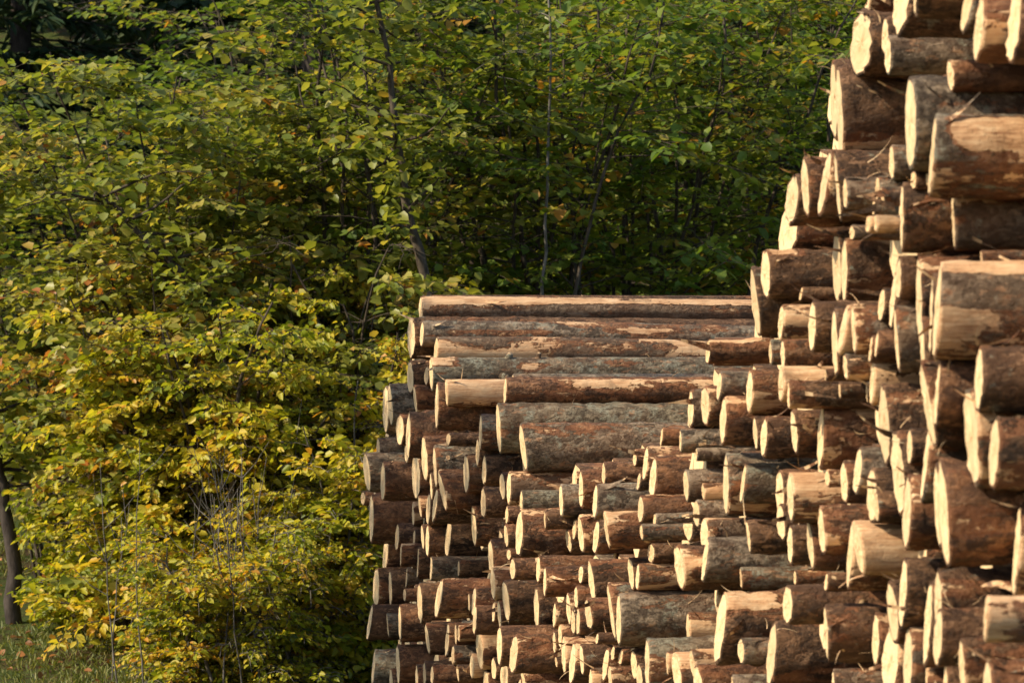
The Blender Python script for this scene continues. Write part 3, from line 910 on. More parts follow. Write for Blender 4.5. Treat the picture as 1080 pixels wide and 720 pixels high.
    # torn strips of bark and fibre
    for sh in range(shreds):
        a = rng.uniform(.15, pi - .15) if rng.random() < .7 else rng.uniform(0, 2 * pi)
        x0 = rng.uniform(-.005, .10) if rng.random() < .5 else rng.uniform(.1, 1.5)
        flat_ = sh % 2 == 0
        ln = rng.uniform(.04, .12) if not flat_ else rng.uniform(.05, .16); w = rng.uniform(.0015, .004) if not flat_ else rng.uniform(.006, .016)
        rad_ = np.array([0, cos(a), sin(a)]); tan_ = np.array([0, -sin(a), cos(a)])
        if flat_:   # a lifted flake of bark lying along the stem
            d = np.array([rng.choice([-1, 1]), 0, 0]) * 1. + tan_ * rng.normal(0, .35) + rad_ * rng.uniform(.05, .3)
            side = tan_ + rad_ * rng.normal(0, .3)
        else:
            d = np.array([rng.uniform(-.8, .9), 0, 0]) + rad_ * rng.uniform(.1, .7) + tan_ * rng.normal(0, .6)
            side = np.cross(d, rng.normal(0, 1, 3))
        d /= np.linalg.norm(d); side /= np.linalg.norm(side) + 1e-9
        pnt = np.array([x0, 0, 0]) + rad_ * r * 1.0
        curl = rng.normal(0, 1, 3) * (.9 if not flat_ else .3) + rad_ * (.4 if flat_ else 0); b0 = len(V); S = []
        for s in range(6):
            ww = w * (1 - .17 * s) * rng.uniform(.75, 1.2)
            S += [pnt - side * ww, pnt + side * ww]
            pnt = pnt + d * ln / 5; d = d + curl * .2; d /= np.linalg.norm(d)
        V = np.vstack([V, S])
        for s in range(5):
            F.append((b0 + 2 * s, b0 + 2 * s + 1, b0 + 2 * s + 3, b0 + 2 * s + 2)); MI.append(0 if flat_ and rng.random() < .75 else 1)
    return V, F, MI, CV, CF

# stripped places, plus the giant log's sun stripe and shadow band painted as bark: angle range round the stem (90 = top, 180 = towards the viewer), range along it, strength
WORN_LIT = {(989, 272): [(85, 138, -1, 9, .2), (138, 172, -1, 9, -.3), (172, 205, -1, 9, .06)], (444, 312): [(110, 158, .15, 9, .14), (158, 230, -1, 9, -.12)],
        (445, 339): [(60, 230, -1, 9, -.02), (150, 185, .15, .8, .09), (145, 170, 1.1, 1.9, .1)], (460, 355): [(80, 190, -1, 9, .03)], (455, 376): [(80, 240, -1, 9, -.03), (90, 150, -1, .14, .2), (130, 165, .5, .62, .13), (120, 160, 1.0, 1.2, .12)],
        (984, 119): [(118, 172, .03, .26, .3), (172, 230, -1, 9, .08)], (1006, 188): [(100, 160, -1, 9, .12)], (906, 553): [(30, 250, -1, 9, .2)],
        (760, 624): [(95, 145, -1, .2, .2)], (533, 397): [(110, 165, .25, 1.2, .14), (165, 230, -1, 9, .03)], (471, 400): [(60, 175, -1, 9, .12)],
        (766, 477): [(90, 150, -1, .3, -.2), (150, 240, -1, .35, .08)], (552, 447): [(60, 240, -1, 9, -.04)], (526, 424): [(60, 240, -1, 9, -.04), (95, 140, -1, .15, .08)],
        (814, 654): [(85, 140, .02, 2, .13)], (834, 498): [(90, 150, -1, 9, .12)], (463, 609): [(100, 190, -1, 2, .07)], (653, 624): [(60, 240, -1, 9, -.05)],
        (961, 80): [(60, 240, -1, 9, -.03)], (886, 68): [(60, 210, -1, 9, -.1), (210, 240, -1, 9, .08)], (808, 263): [(60, 130, .0, .12, .1), (130, 240, -1, 9, -.05)],
        (891, 248): [(60, 130, .05, .6, .1), (180, 240, -1, 9, .05)], (996, 489): [(60, 240, -1, 9, -.03)], (747, 358): [(95, 140, -1, 9, .14)]}
GRP = 'sawn logs lying in the roadside stack'
for i, (px, py, hp, wp, kind, Yd, r, s, z, tt) in enumerate(LOGS):
    rng = np.random.default_rng(1000 + i)
    wx = tt * CT - s * ST; wy = tt * ST + s * CT; wz = z + CAM_H
    phi = math.atan((px - 540) / FPX)
    # how far the saw cut is off square, from the shape of the visible end
    want = .84 * math.asin(min(.40, wp / hp))
    yaw = rng.normal(0, radians(.5))
    dyaw = max(-radians(15), min(radians(12), want - (phi + TH + yaw)))
    dpit = rng.normal(0, radians(4))
    L = rng.uniform(3.9, 4.6)
    t = thing('log', LABELS[i], 'log', (wx, wy, wz), (0, rng.normal(0, radians(.25)), TH + yaw), GRP)
    wide = wp >= 17
    flare = .10 if (hp > 100 and rng.random() < .5) else 0
    V, F, MI, CV, CF = log_arrays(r, L, rng, dyaw, dpit, kind, hp, flare, shreds=int(rng.integers(2, 7) + (5 if hp > 60 else 0)), ragged=.008 if (px, py < 50) == (909, True) else (.003 if wide else 0))
    ob = mesh_obj('bark', V, F, [BARK[kind], FIBRE], t, MI)
    nb_ = len(V); wr = np.zeros(nb_)
    ang = np.arctan2(V[:, 2], V[:, 1]); xx = V[:, 0]
    sp = WORN_LIT.get((int(px), int(round(py - hp / 2))))
    for (a0, a1, x0, x1, val) in (sp or []):
        aa = np.degrees(ang) % 360
        wr += val * np.clip(np.minimum(aa - a0, a1 - aa) / 14 + .5, 0, 1) * np.clip(np.minimum(xx - x0, x1 - xx) / .05 + .5, 0, 1)
    if not sp:
        for _ in range(int(rng.integers(0, 3))):     # feed-roller tracks along the stem
            c0 = rng.uniform(1.2, 3.9); x0 = rng.uniform(-.3, 1.2); ln = rng.uniform(.25, 1.6)
            d = (ang - c0 + pi) % (2 * pi) - pi
            wr += rng.uniform(.05, .14) * np.exp(-(d / rng.uniform(.15, .4)) ** 2) * np.clip(np.minimum(xx - x0, x0 + ln - xx) / .06 + .5, 0, 1)
        if rng.random() < .35: wr += rng.uniform(.04, .12) * np.exp(-xx / rng.uniform(.05, .2))
        wr -= .012
    at_ = ob.data.attributes.new('worn_lit', 'FLOAT', 'POINT'); at_.data.foreach_set('value', wr.astype(np.float32))
    mesh_obj('cut_end', CV, CF, CUT, t, smooth=False)

# the shorter logs set back between them: far past three hundred, one mass
FILL = [
(12.83,0.706,0.122,3.51),(15.92,-0.419,0.151,3.59),(17.55,-2.211,0.123,2.99),(15.34,0.859,0.140,4.11),(15.80,-1.495,0.122,2.95),
(18.75,-1.660,0.132,2.93),(21.59,-0.573,0.147,3.01),(23.08,-0.291,0.139,3.17),(21.95,-0.362,0.126,3.03),(21.65,-0.110,0.138,3.14),
(14.51,-1.523,0.123,4.08),(15.36,-0.440,0.131,3.42),(14.77,-0.524,0.147,3.21),(8.38,0.282,0.146,2.95),(14.63,0.501,0.122,3.73),
(11.72,-1.667,0.132,2.95),(13.53,0.968,0.139,3.61),(12.40,0.981,0.135,3.45),(19.52,-0.324,0.134,3.28),(14.52,0.878,0.124,3.94),
(9.07,-1.617,0.149,3.03),(15.33,-0.157,0.140,3.75),(22.13,-2.201,0.122,2.93),(12.12,-1.491,0.127,3.00),(18.54,-2.291,0.131,3.04),
(20.34,-1.911,0.144,3.04),(14.05,-1.895,0.141,3.03),(15.21,-2.078,0.144,3.00),(12.83,-2.092,0.144,2.95),(10.31,-1.906,0.124,3.04),
(20.77,0.005,0.133,3.02),(16.13,0.297,0.127,4.00),(14.64,-2.248,0.147,3.00),(14.06,0.555,0.149,3.62),(22.20,-1.931,0.124,3.05),
(10.06,-1.744,0.139,2.98),(15.45,-2.251,0.131,2.97),(11.07,-0.010,0.129,2.99),(12.57,-0.551,0.140,2.99),(11.01,-1.886,0.125,3.05),
(22.52,-1.554,0.150,3.19),(8.91,-1.257,0.139,2.94),(11.87,-0.730,0.148,3.18),(12.56,0.453,0.142,3.25),(21.57,-1.670,0.135,3.02),
(14.28,0.251,0.133,3.55),(20.16,-0.793,0.143,2.93),(16.72,-0.028,0.142,4.12),(15.45,0.334,0.135,3.93),(13.99,-0.125,0.129,3.47),
(16.22,-0.147,0.128,4.09),(19.01,-1.678,0.126,2.97),(8.79,0.556,0.149,3.05),(22.68,-0.228,0.131,3.31),(13.38,-2.093,0.125,2.95),
(20.18,-1.502,0.126,3.03),(16.09,-2.241,0.138,3.03),(9.57,-1.401,0.144,3.00),(22.84,0.143,0.128,3.26),(10.91,-2.143,0.135,2.96),
(22.93,-1.241,0.123,2.98),(10.62,-2.077,0.138,3.04),(9.36,-1.763,0.136,2.99),(20.10,-2.320,0.147,2.95),(15.32,-1.112,0.139,2.96),
(12.99,0.222,0.129,3.19),(14.91,-0.247,0.149,3.75),(22.16,-0.215,0.123,3.08),(14.84,-1.874,0.123,3.02),(13.18,-0.128,0.127,3.34),
(12.63,-0.237,0.151,3.04),(8.36,-2.241,0.138,2.94),(11.36,-1.194,0.124,3.57),(22.30,-0.835,0.128,3.10),(8.44,-1.504,0.150,3.04),
(17.90,-2.037,0.131,2.93),(11.61,-2.276,0.125,3.01),(11.99,0.679,0.133,3.29),(20.65,-2.316,0.142,2.95),(12.64,0.166,0.131,3.08),
(12.28,-1.892,0.127,3.00),(18.34,-1.347,0.133,2.99),(15.93,0.718,0.141,4.14),(12.84,1.006,0.122,3.59),(19.34,-1.462,0.151,3.10),
(8.39,-1.057,0.150,2.94),(23.15,-0.749,0.144,3.02),(17.09,-0.301,0.150,4.01),(14.46,-0.208,0.148,3.65),(20.84,-1.320,0.147,3.00),
(15.55,-1.926,0.136,2.96),(19.05,-1.335,0.148,3.12),(14.15,1.018,0.144,3.82),(19.28,-1.884,0.133,3.13),(19.37,-2.215,0.124,2.99),
(10.96,-0.748,0.137,3.00),(23.24,0.051,0.133,3.26),(15.98,0.030,0.127,3.90),(18.24,-2.070,0.141,3.00),(13.80,-2.056,0.138,3.00),
(12.25,0.086,0.133,3.05),(13.52,-0.230,0.135,3.32),(10.08,-1.245,0.130,3.02),(21.16,0.031,0.142,3.05),(14.96,-1.123,0.137,2.95),
(11.28,-1.992,0.125,2.97),(13.40,-1.699,0.125,3.01),(12.18,0.379,0.136,3.07),(11.84,-2.005,0.127,2.96),(8.34,-1.882,0.147,3.00),
(23.26,-2.121,0.132,3.11),(16.38,-2.081,0.129,2.94),(11.18,-1.661,0.134,2.97),(13.77,0.506,0.122,3.50),(14.09,-0.737,0.150,3.04),
(11.66,0.711,0.144,3.15),(10.73,-1.606,0.133,2.97),(12.63,-1.014,0.131,2.98),(14.29,-2.295,0.141,3.02),(16.44,-1.156,0.141,2.99),
(17.15,-0.611,0.136,3.02),(15.84,-2.098,0.148,3.01),(13.23,0.613,0.149,3.48),(22.98,-2.341,0.130,3.03),(9.75,0.898,0.146,3.11),
(12.93,-1.015,0.129,3.05),(13.74,0.072,0.136,3.44),(14.84,0.142,0.146,3.71),(13.34,-2.345,0.128,2.97),(10.49,-1.452,0.145,3.04),
(21.85,-0.803,0.145,3.04),(21.17,-1.936,0.123,2.96),(18.85,-1.957,0.130,3.86),(19.50,-1.062,0.133,3.11),(21.54,-1.989,0.136,2.93),
(15.80,-0.714,0.141,2.96),(8.68,-2.054,0.127,3.03),(12.52,-1.513,0.124,2.97),(19.84,-0.780,0.127,2.99),(21.38,-0.353,0.142,2.96),
(12.27,-2.332,0.137,2.94),(20.08,-0.397,0.128,3.05),(18.60,-1.183,0.147,3.06),(11.87,0.922,0.137,3.33),(9.30,-2.317,0.143,2.97),
(14.71,1.115,0.140,3.98),(18.23,-1.032,0.134,3.06),(11.61,1.038,0.133,3.20),(8.36,0.911,0.124,3.01),(12.89,-1.668,0.129,3.01),
(15.69,0.027,0.136,3.82),(17.03,-2.007,0.144,3.01),(16.75,-2.189,0.128,3.00),(9.08,-2.059,0.135,3.03),(8.54,-0.536,0.130,2.98),
(13.80,0.782,0.137,3.74),(15.76,0.392,0.125,4.02),(14.91,0.809,0.138,4.02),(13.15,1.139,0.146,3.67),(8.48,-0.115,0.134,2.98),
(8.78,-2.346,0.136,2.97),(10.83,-1.094,0.126,3.11),(16.98,-1.707,0.145,3.28),(22.48,-1.926,0.131,3.01),(16.90,-1.015,0.141,3.05),
(9.66,-2.116,0.135,2.95),(13.75,-1.736,0.136,2.94),(23.14,-1.392,0.143,3.12),(8.49,0.559,0.122,2.96),(9.25,-1.377,0.139,2.96),
(15.58,0.683,0.131,4.03),(14.92,-2.119,0.122,3.03),(13.44,0.047,0.134,3.43),(14.44,-1.914,0.148,2.97),(18.88,-2.272,0.142,2.96),
(15.12,0.003,0.127,3.79),(22.10,-1.560,0.124,3.15),(12.58,-1.934,0.143,2.99),(15.04,0.517,0.123,3.83),(22.69,-2.188,0.124,2.99),
(19.82,-1.071,0.147,3.16),(15.30,-1.776,0.127,2.98),(11.47,-1.445,0.141,2.98),(14.46,-0.537,0.148,3.10),(10.33,-2.214,0.122,3.00),
(18.05,-0.373,0.139,3.02),(20.60,-2.004,0.125,2.98),(10.06,-2.327,0.130,2.96),(8.62,-1.737,0.130,2.95),(12.20,-1.184,0.150,3.03),
(16.08,-1.831,0.126,3.04),(19.64,-2.320,0.139,2.97),(22.51,-1.127,0.122,2.94),(22.39,-0.045,0.124,3.11),(12.57,-2.345,0.137,2.96),
(13.62,-2.342,0.127,2.97),(16.89,-0.709,0.144,3.02),(22.10,-0.642,0.122,3.03),(12.02,-1.743,0.130,2.95),(10.11,0.800,0.123,3.20),
(8.69,0.284,0.139,2.94),(11.47,0.496,0.134,3.16),(21.34,-2.184,0.134,3.69),(17.73,-1.129,0.145,2.95),(11.24,1.092,0.138,3.18),
(13.52,0.326,0.143,3.42),(9.30,-1.062,0.144,3.18),(16.95,0.139,0.134,4.14),(16.46,0.241,0.137,3.98),(10.91,-1.365,0.150,3.03),
(23.17,-1.100,0.136,2.93),(13.44,-0.859,0.129,2.96),(22.88,-0.908,0.122,2.97),(21.05,-1.063,0.123,3.02),(16.65,-0.320,0.142,3.84),
(14.20,-1.656,0.122,3.04),(13.47,-1.395,0.122,3.08),(15.43,1.137,0.131,4.13),(13.07,-1.958,0.129,3.04),(23.36,-0.460,0.149,3.07),
(9.84,-1.441,0.125,2.95),(9.82,-1.880,0.129,2.98),(10.42,0.253,0.138,3.00),(21.96,-1.774,0.126,3.05),(13.83,1.073,0.149,3.80),
(14.28,0.740,0.123,3.85),(21.40,-1.096,0.135,3.02),(11.32,-2.312,0.149,3.01),(11.90,-2.336,0.134,2.95),(9.16,0.394,0.133,3.09),
(20.47,-0.238,0.142,3.02),(13.09,-0.519,0.148,2.93),(16.16,-1.240,0.141,3.02),(14.71,-0.810,0.127,3.01),(14.76,-1.485,0.136,3.31),
(21.53,0.153,0.146,3.05),(11.33,-0.931,0.129,2.99),(16.97,-2.324,0.127,2.96),(22.00,0.140,0.139,3.13),(18.03,-0.658,0.134,3.10),
(17.27,-2.202,0.139,2.98),(14.01,0.147,0.132,3.44),(16.29,0.677,0.143,4.15),(13.82,-0.373,0.123,3.14),(18.06,-2.329,0.128,3.04),
(13.04,0.855,0.125,3.50),(15.07,1.067,0.131,4.08),(16.22,-0.595,0.104,3.36),(17.17,-0.906,0.109,2.94),(11.59,-0.206,0.123,2.98),
(15.58,-0.245,0.118,3.59),(10.39,-1.207,0.114,3.50),(12.14,1.121,0.123,3.36),(14.05,-2.168,0.128,2.95),(8.64,-1.225,0.126,2.98),
(16.67,-1.689,0.115,3.19),(18.56,-1.453,0.112,3.04),(22.38,-2.213,0.110,2.99),(22.59,0.078,0.114,3.18),(14.11,-0.395,0.116,3.17),
(12.28,0.645,0.123,3.35),(15.70,-0.966,0.104,3.07),(9.33,-2.043,0.113,3.03),(14.40,-0.827,0.122,2.96),(15.15,-2.353,0.104,2.95),
(14.22,0.002,0.120,3.57),(11.57,-1.893,0.123,3.05),(13.15,-1.658,0.110,3.03),(18.63,-0.328,0.105,3.14),(12.12,-2.093,0.108,2.93),
(9.82,-2.384,0.106,2.93),(14.54,0.271,0.114,3.59),(20.38,-2.373,0.127,3.00),(22.69,-1.308,0.115,3.04),(8.52,-0.814,0.115,2.96),
(18.00,-1.131,0.110,3.05),(21.63,-0.921,0.110,3.03),(21.77,-1.401,0.118,3.06),(22.78,-0.516,0.109,3.02),(10.25,-1.574,0.111,2.93),
(17.40,-0.341,0.106,3.97),(10.94,-0.457,0.123,3.04),(9.05,0.623,0.108,3.11),(20.57,-1.374,0.104,3.04),(13.17,-1.411,0.123,4.15),
(10.61,0.772,0.108,3.14),(17.41,-0.622,0.105,3.05),(10.48,-0.233,0.112,2.95),(20.41,-1.633,0.111,3.03),(8.88,-1.843,0.114,3.02),
(18.60,-1.895,0.105,3.19),(16.03,-1.579,0.114,3.12),(21.34,-0.667,0.112,2.97),(17.33,-1.577,0.105,2.99),(21.21,-1.650,0.125,2.93),
(12.96,-2.372,0.125,2.95),(16.46,-2.361,0.121,2.99),(12.89,0.436,0.107,3.29),(20.10,-1.772,0.116,3.05),(10.45,1.125,0.111,3.07),
(19.54,-2.015,0.121,3.35),(10.72,0.283,0.125,3.13),(9.72,-1.188,0.110,3.02),(18.36,-0.295,0.110,3.07),(14.35,0.496,0.106,3.70),
(19.14,-2.291,0.113,2.98),(8.31,-0.343,0.114,2.99),(11.95,-1.311,0.117,4.02),(18.90,-0.517,0.115,3.02),(19.62,-1.516,0.122,3.03),
(10.08,-2.001,0.104,2.96),(16.63,-1.917,0.110,2.97),(16.85,-1.481,0.108,3.00),(21.05,-0.673,0.107,2.98),(13.22,-0.966,0.119,3.05),
(9.65,-1.661,0.105,2.94),(19.28,-1.206,0.110,3.18),(15.84,-1.831,0.104,3.00),(17.79,-2.307,0.119,2.94),(11.56,-0.858,0.109,3.09),
(21.00,-2.320,0.105,3.04),(16.83,0.349,0.096,4.13),(15.26,0.184,0.094,3.70),(15.07,-1.815,0.099,3.00),(10.59,-2.381,0.105,2.98),
(15.23,0.640,0.088,3.91),(8.81,-1.476,0.097,3.03),(23.00,-0.009,0.087,3.22),(20.22,-0.229,0.086,3.01),(10.65,-1.817,0.092,2.98),
(15.06,0.270,0.097,3.74),(21.11,-1.348,0.105,3.03),(11.73,-1.427,0.096,3.01),(11.19,-1.350,0.089,3.02),(10.10,0.271,0.088,2.99),
(9.03,-2.328,0.092,2.98),(23.40,-0.897,0.088,2.98),(9.29,0.752,0.101,3.11),(19.51,-1.297,0.086,3.19),(13.27,0.220,0.099,3.26),
(11.07,-0.983,0.087,3.01),(16.69,-0.923,0.090,2.93),(13.49,0.722,0.101,3.62),(8.86,-0.961,0.088,2.94),(9.84,0.590,0.093,2.98),
(23.36,-2.358,0.104,3.14),(18.53,-1.668,0.089,2.99),(10.09,0.514,0.093,2.97),(11.45,0.846,0.100,3.05),(15.46,0.086,0.095,3.75),
(21.50,-2.368,0.091,2.93),(23.03,-0.527,0.098,3.01),(13.83,-2.280,0.089,2.95),(21.73,-0.362,0.090,3.01),(16.18,-0.395,0.086,3.59),
(23.29,-0.179,0.087,3.37),(8.82,0.082,0.089,2.98),(20.17,-2.080,0.092,3.45),(10.32,0.756,0.090,3.19),(13.14,-2.215,0.101,3.00),
(15.90,-2.390,0.102,2.93),(12.11,0.886,0.094,3.28),(11.41,-1.739,0.088,2.98),(20.74,-0.565,0.094,2.98),(19.91,-1.523,0.088,2.94),
(17.44,-2.031,0.088,3.01),(10.44,-1.733,0.087,2.98),(16.87,-0.217,0.088,4.12),(15.70,-2.318,0.100,3.03),(14.48,0.038,0.088,3.68),
(15.59,-0.486,0.094,3.35),(15.13,-0.438,0.092,3.37),(12.63,1.099,0.086,3.51),(21.65,-2.242,0.099,3.72),(10.69,-1.264,0.089,3.02),
(11.90,-0.487,0.096,3.18),(16.03,-0.758,0.088,2.98),(21.40,-0.094,0.102,2.95),(16.88,-0.463,0.094,3.82),(13.29,-0.368,0.094,3.04),
(14.40,1.054,0.086,3.90),(11.93,0.358,0.092,3.07),(19.08,-1.975,0.090,3.24),(16.40,-0.025,0.086,4.13),(22.26,-1.708,0.089,3.05),
(9.74,-0.141,0.087,3.01),(18.41,-0.896,0.086,3.04),(18.61,-0.938,0.086,3.13),(17.42,-0.910,0.086,3.04),(10.71,-0.648,0.089,3.02),
(16.23,0.087,0.103,4.10),(22.99,-2.105,0.099,3.12),(10.91,-2.394,0.094,3.04),(9.62,-2.359,0.089,3.04),(14.94,-2.348,0.086,3.03),
(16.40,-1.703,0.089,3.74),(19.50,-1.756,0.102,3.03),(21.73,-1.837,0.092,2.94),(18.76,-1.362,0.089,3.10),(18.31,-2.341,0.096,3.00),
(9.88,-2.183,0.087,3.02),(17.66,-1.993,0.105,3.04),(20.82,-1.067,0.095,3.00),(15.53,-1.641,0.093,3.59),(12.47,-0.035,0.095,3.11),
(23.14,-1.902,0.086,3.02),(18.27,-0.486,0.087,3.00),(21.89,-0.137,0.090,3.02),(8.57,0.787,0.103,2.96),(12.28,-1.668,0.086,2.94),
(17.21,-1.832,0.088,4.12),(19.86,-2.222,0.100,3.02),(21.80,-1.632,0.073,3.06),(14.63,-0.003,0.072,3.72),(8.31,-1.287,0.077,3.02),
(8.92,-0.746,0.074,2.96),(22.67,-1.729,0.079,3.13),(20.94,-0.851,0.073,3.04),(20.39,-0.820,0.082,2.98),(17.49,-1.270,0.074,2.95),
(18.24,-0.692,0.069,3.12),(14.32,-1.257,0.073,3.00),(17.19,-2.400,0.071,3.03),(17.71,-0.658,0.075,3.09),(17.52,-0.052,0.072,4.01),
(14.00,-1.583,0.077,3.00),(17.58,-0.921,0.070,2.99),(16.39,-0.318,0.078,3.71),(16.27,-2.421,0.070,3.00),(11.14,-2.146,0.083,2.98),
(21.97,-1.042,0.079,3.05),(11.43,0.252,0.068,3.09),(22.18,-2.409,0.076,2.95),(16.65,-2.411,0.071,3.00),(16.75,0.194,0.069,4.07),
(21.06,-1.765,0.068,2.99),(9.57,-1.841,0.071,2.97),(21.86,-2.381,0.075,3.01),(20.24,-0.579,0.069,2.97),(9.39,0.254,0.069,3.17),
(12.05,0.200,0.072,2.95),(16.41,-1.870,0.077,3.05),(15.23,0.435,0.072,3.90),(16.50,-0.886,0.069,2.95),(15.67,-1.242,0.069,3.05),
(14.13,-2.424,0.068,3.01),(19.62,-0.793,0.076,2.99),(21.48,-0.795,0.080,3.05),(12.60,0.813,0.081,3.43),(8.52,-2.418,0.076,3.05),
(8.96,0.323,0.068,3.03),(18.68,-2.142,0.074,3.01),(10.67,-0.297,0.084,3.03),(22.57,-2.373,0.084,3.83),(13.88,0.323,0.083,3.55),
(10.78,-0.875,0.076,2.94),(23.39,-1.945,0.083,3.04),(21.23,-2.414,0.078,2.99),(17.80,-0.059,0.068,4.06),(11.64,0.001,0.078,2.97),
(10.93,-0.254,0.072,3.12),(12.03,-0.045,0.074,3.01),(19.43,-2.419,0.081,2.99),(13.61,-1.928,0.069,3.01),(19.85,-0.410,0.076,2.99),
(8.33,-0.545,0.074,2.98),(12.32,-2.107,0.076,3.04),(12.54,-1.708,0.070,3.05),(15.88,-0.169,0.076,4.02),(14.22,-2.029,0.078,3.03),
(9.59,1.110,0.076,3.75),(20.58,0.088,0.071,3.04),(23.09,0.211,0.072,3.29),(13.98,-2.425,0.070,3.00),(14.80,0.400,0.074,3.78),
(20.84,0.216,0.074,3.00),(10.56,-1.098,0.078,3.02),(10.95,1.023,0.076,3.04),(12.39,0.252,0.068,3.08),(17.08,-0.053,0.071,3.91),
(11.49,-0.473,0.072,3.02),(20.43,-2.140,0.082,3.52),(13.48,-1.072,0.075,3.14),(9.49,-0.615,0.072,2.98),(12.87,0.053,0.074,3.21),
(9.50,-1.183,0.080,2.96),(22.16,-0.017,0.071,3.10),(22.43,0.225,0.074,3.16),(8.59,-2.235,0.069,2.99),(12.78,-1.431,0.069,4.15),
(22.72,-1.098,0.079,3.01),(12.33,-1.409,0.071,3.04),(8.59,0.083,0.077,2.97),(21.20,-0.202,0.079,2.99),(21.00,0.180,0.073,2.99),
(21.83,-0.552,0.079,3.03),(10.80,-1.891,0.068,2.98),(19.21,-1.655,0.069,2.93),(17.40,-2.376,0.073,2.99),(13.21,-1.165,0.071,3.13),
(14.27,-0.973,0.072,3.04),(21.65,-1.134,0.068,3.11),(13.61,-0.708,0.083,3.02),(15.16,-1.268,0.079,2.94),(22.23,0.178,0.078,3.19),
(13.31,0.965,0.074,3.60),(12.31,-0.106,0.069,3.10),(16.03,0.513,0.077,4.09),(10.97,-1.579,0.071,2.99),(13.07,0.427,0.071,3.31),
(19.04,-1.105,0.074,3.02),(22.62,-0.618,0.070,3.05),(14.06,0.794,0.070,3.81),(17.80,-1.500,0.070,2.97),(19.99,-0.635,0.082,2.95),
(22.30,-1.447,0.070,3.15),(11.10,-2.418,0.076,2.94),(22.86,-0.316,0.071,3.20),(15.58,-0.717,0.079,2.98),(23.39,-1.227,0.077,3.00),
(13.45,0.533,0.072,3.41),(8.57,0.985,0.081,2.95),(13.04,-0.813,0.082,2.96),(13.62,-1.567,0.082,3.04),(22.93,-1.458,0.075,3.13),
(16.10,-2.026,0.070,3.01),(19.20,-2.110,0.069,2.95),(14.67,-1.721,0.073,3.00),(20.85,-1.537,0.070,2.96),(12.44,-1.073,0.071,2.99),
(23.36,0.236,0.074,3.35),(10.33,-2.421,0.075,2.97),(22.86,-0.096,0.079,3.19),(10.03,-1.524,0.077,3.04),(9.85,1.104,0.071,3.02),
(18.03,-0.929,0.079,3.03),(8.32,0.016,0.072,2.94),(20.32,-0.424,0.071,3.02),(12.79,-0.788,0.080,3.04),(14.73,-1.008,0.071,2.95),
(8.89,-2.139,0.068,2.94),(10.28,0.917,0.075,3.26),(14.69,0.710,0.070,3.82),(22.00,-1.981,0.068,3.03),(9.16,-1.845,0.072,3.00),
(8.82,-1.656,0.068,3.04),(9.00,-1.053,0.058,3.00),(11.46,-0.059,0.054,2.98),(19.28,-0.993,0.052,3.01),(15.62,-2.180,0.056,3.02),
(11.45,0.682,0.050,3.09),(14.51,0.670,0.051,3.73),(18.45,-1.046,0.051,3.11),(9.06,-1.396,0.050,3.00),(13.96,-0.940,0.050,3.05),
(12.42,-0.386,0.053,3.11),(16.21,-1.652,0.060,3.15),(12.96,-1.464,0.060,2.99),(15.71,-1.732,0.057,2.98),(12.30,-0.966,0.053,2.95),
(21.77,0.105,0.050,3.05),(15.15,-1.676,0.056,3.00),(11.41,-2.129,0.050,3.01),(22.36,-0.666,0.051,3.08),(20.08,-1.328,0.054,2.95),
(13.58,-2.129,0.056,2.96),(13.25,-1.854,0.057,3.03),(18.14,-1.448,0.051,3.01),(19.79,-1.617,0.054,3.16),(8.37,0.731,0.058,2.94),
(12.68,-1.745,0.060,2.98),(17.88,-0.521,0.053,2.96),(9.41,0.862,0.055,2.94),(18.40,-1.951,0.053,3.40),(13.49,-1.879,0.061,2.95),
(15.10,0.734,0.051,3.93),(12.12,-0.654,0.060,3.10),(14.36,-1.380,0.051,3.03),(20.83,-2.163,0.054,3.59),(22.19,-0.476,0.052,2.98),
(9.14,-0.655,0.057,3.01),(17.15,-1.103,0.050,2.98),(14.96,-1.604,0.051,3.43),(14.93,-1.323,0.053,3.03),(16.87,-1.216,0.053,3.05),
(18.02,-0.072,0.055,4.14),(9.53,-1.964,0.057,3.01),(11.81,-0.135,0.052,2.98),(15.95,0.284,0.054,3.92),(15.36,-1.311,0.056,3.01),
(15.79,-0.264,0.050,3.58),(14.46,-2.155,0.056,3.01),(8.91,-0.054,0.058,3.01),(16.66,-0.659,0.056,2.98),(22.75,-1.475,0.055,3.12),
(13.68,-1.318,0.059,2.96),(14.85,0.587,0.060,3.80),(20.06,-0.200,0.054,3.05),(17.37,-0.048,0.053,4.00),(12.47,-2.159,0.058,3.03),
(11.81,0.527,0.055,3.02),(20.81,-2.425,0.054,3.02),(21.25,0.213,0.053,3.04),(15.13,0.867,0.050,4.06),(17.48,-1.660,0.053,2.96),
(15.44,0.548,0.054,3.94),(14.92,-0.707,0.056,3.01),(15.07,-0.719,0.052,3.02),(10.87,0.012,0.053,2.99),(22.39,-1.334,0.052,3.02),
(20.61,-0.412,0.052,3.01),(10.27,-1.407,0.057,2.96),(20.57,-0.663,0.061,3.02),(11.31,0.628,0.061,3.10),(15.97,-0.942,0.053,3.04),
(10.75,-2.327,0.058,3.04),(20.54,-1.754,0.059,2.94),(13.78,-1.538,0.052,2.99),(20.58,0.226,0.060,3.05),(14.76,-2.409,0.053,2.94),
(16.70,-0.548,0.057,2.94),(17.57,-2.394,0.054,2.94),(17.71,-0.897,0.060,3.01),(21.43,-1.820,0.057,2.98),(13.34,0.429,0.055,3.38),
(22.10,-0.904,0.054,2.93),(21.56,-1.453,0.059,3.07),(11.32,0.111,0.052,3.09),(14.11,-0.957,0.057,2.95),(11.47,1.147,0.050,3.25),
(12.73,0.562,0.056,3.28),(16.31,0.394,0.058,4.06),(10.16,-1.413,0.054,3.01),(16.70,-1.074,0.053,2.98),(22.17,-1.387,0.055,2.99),
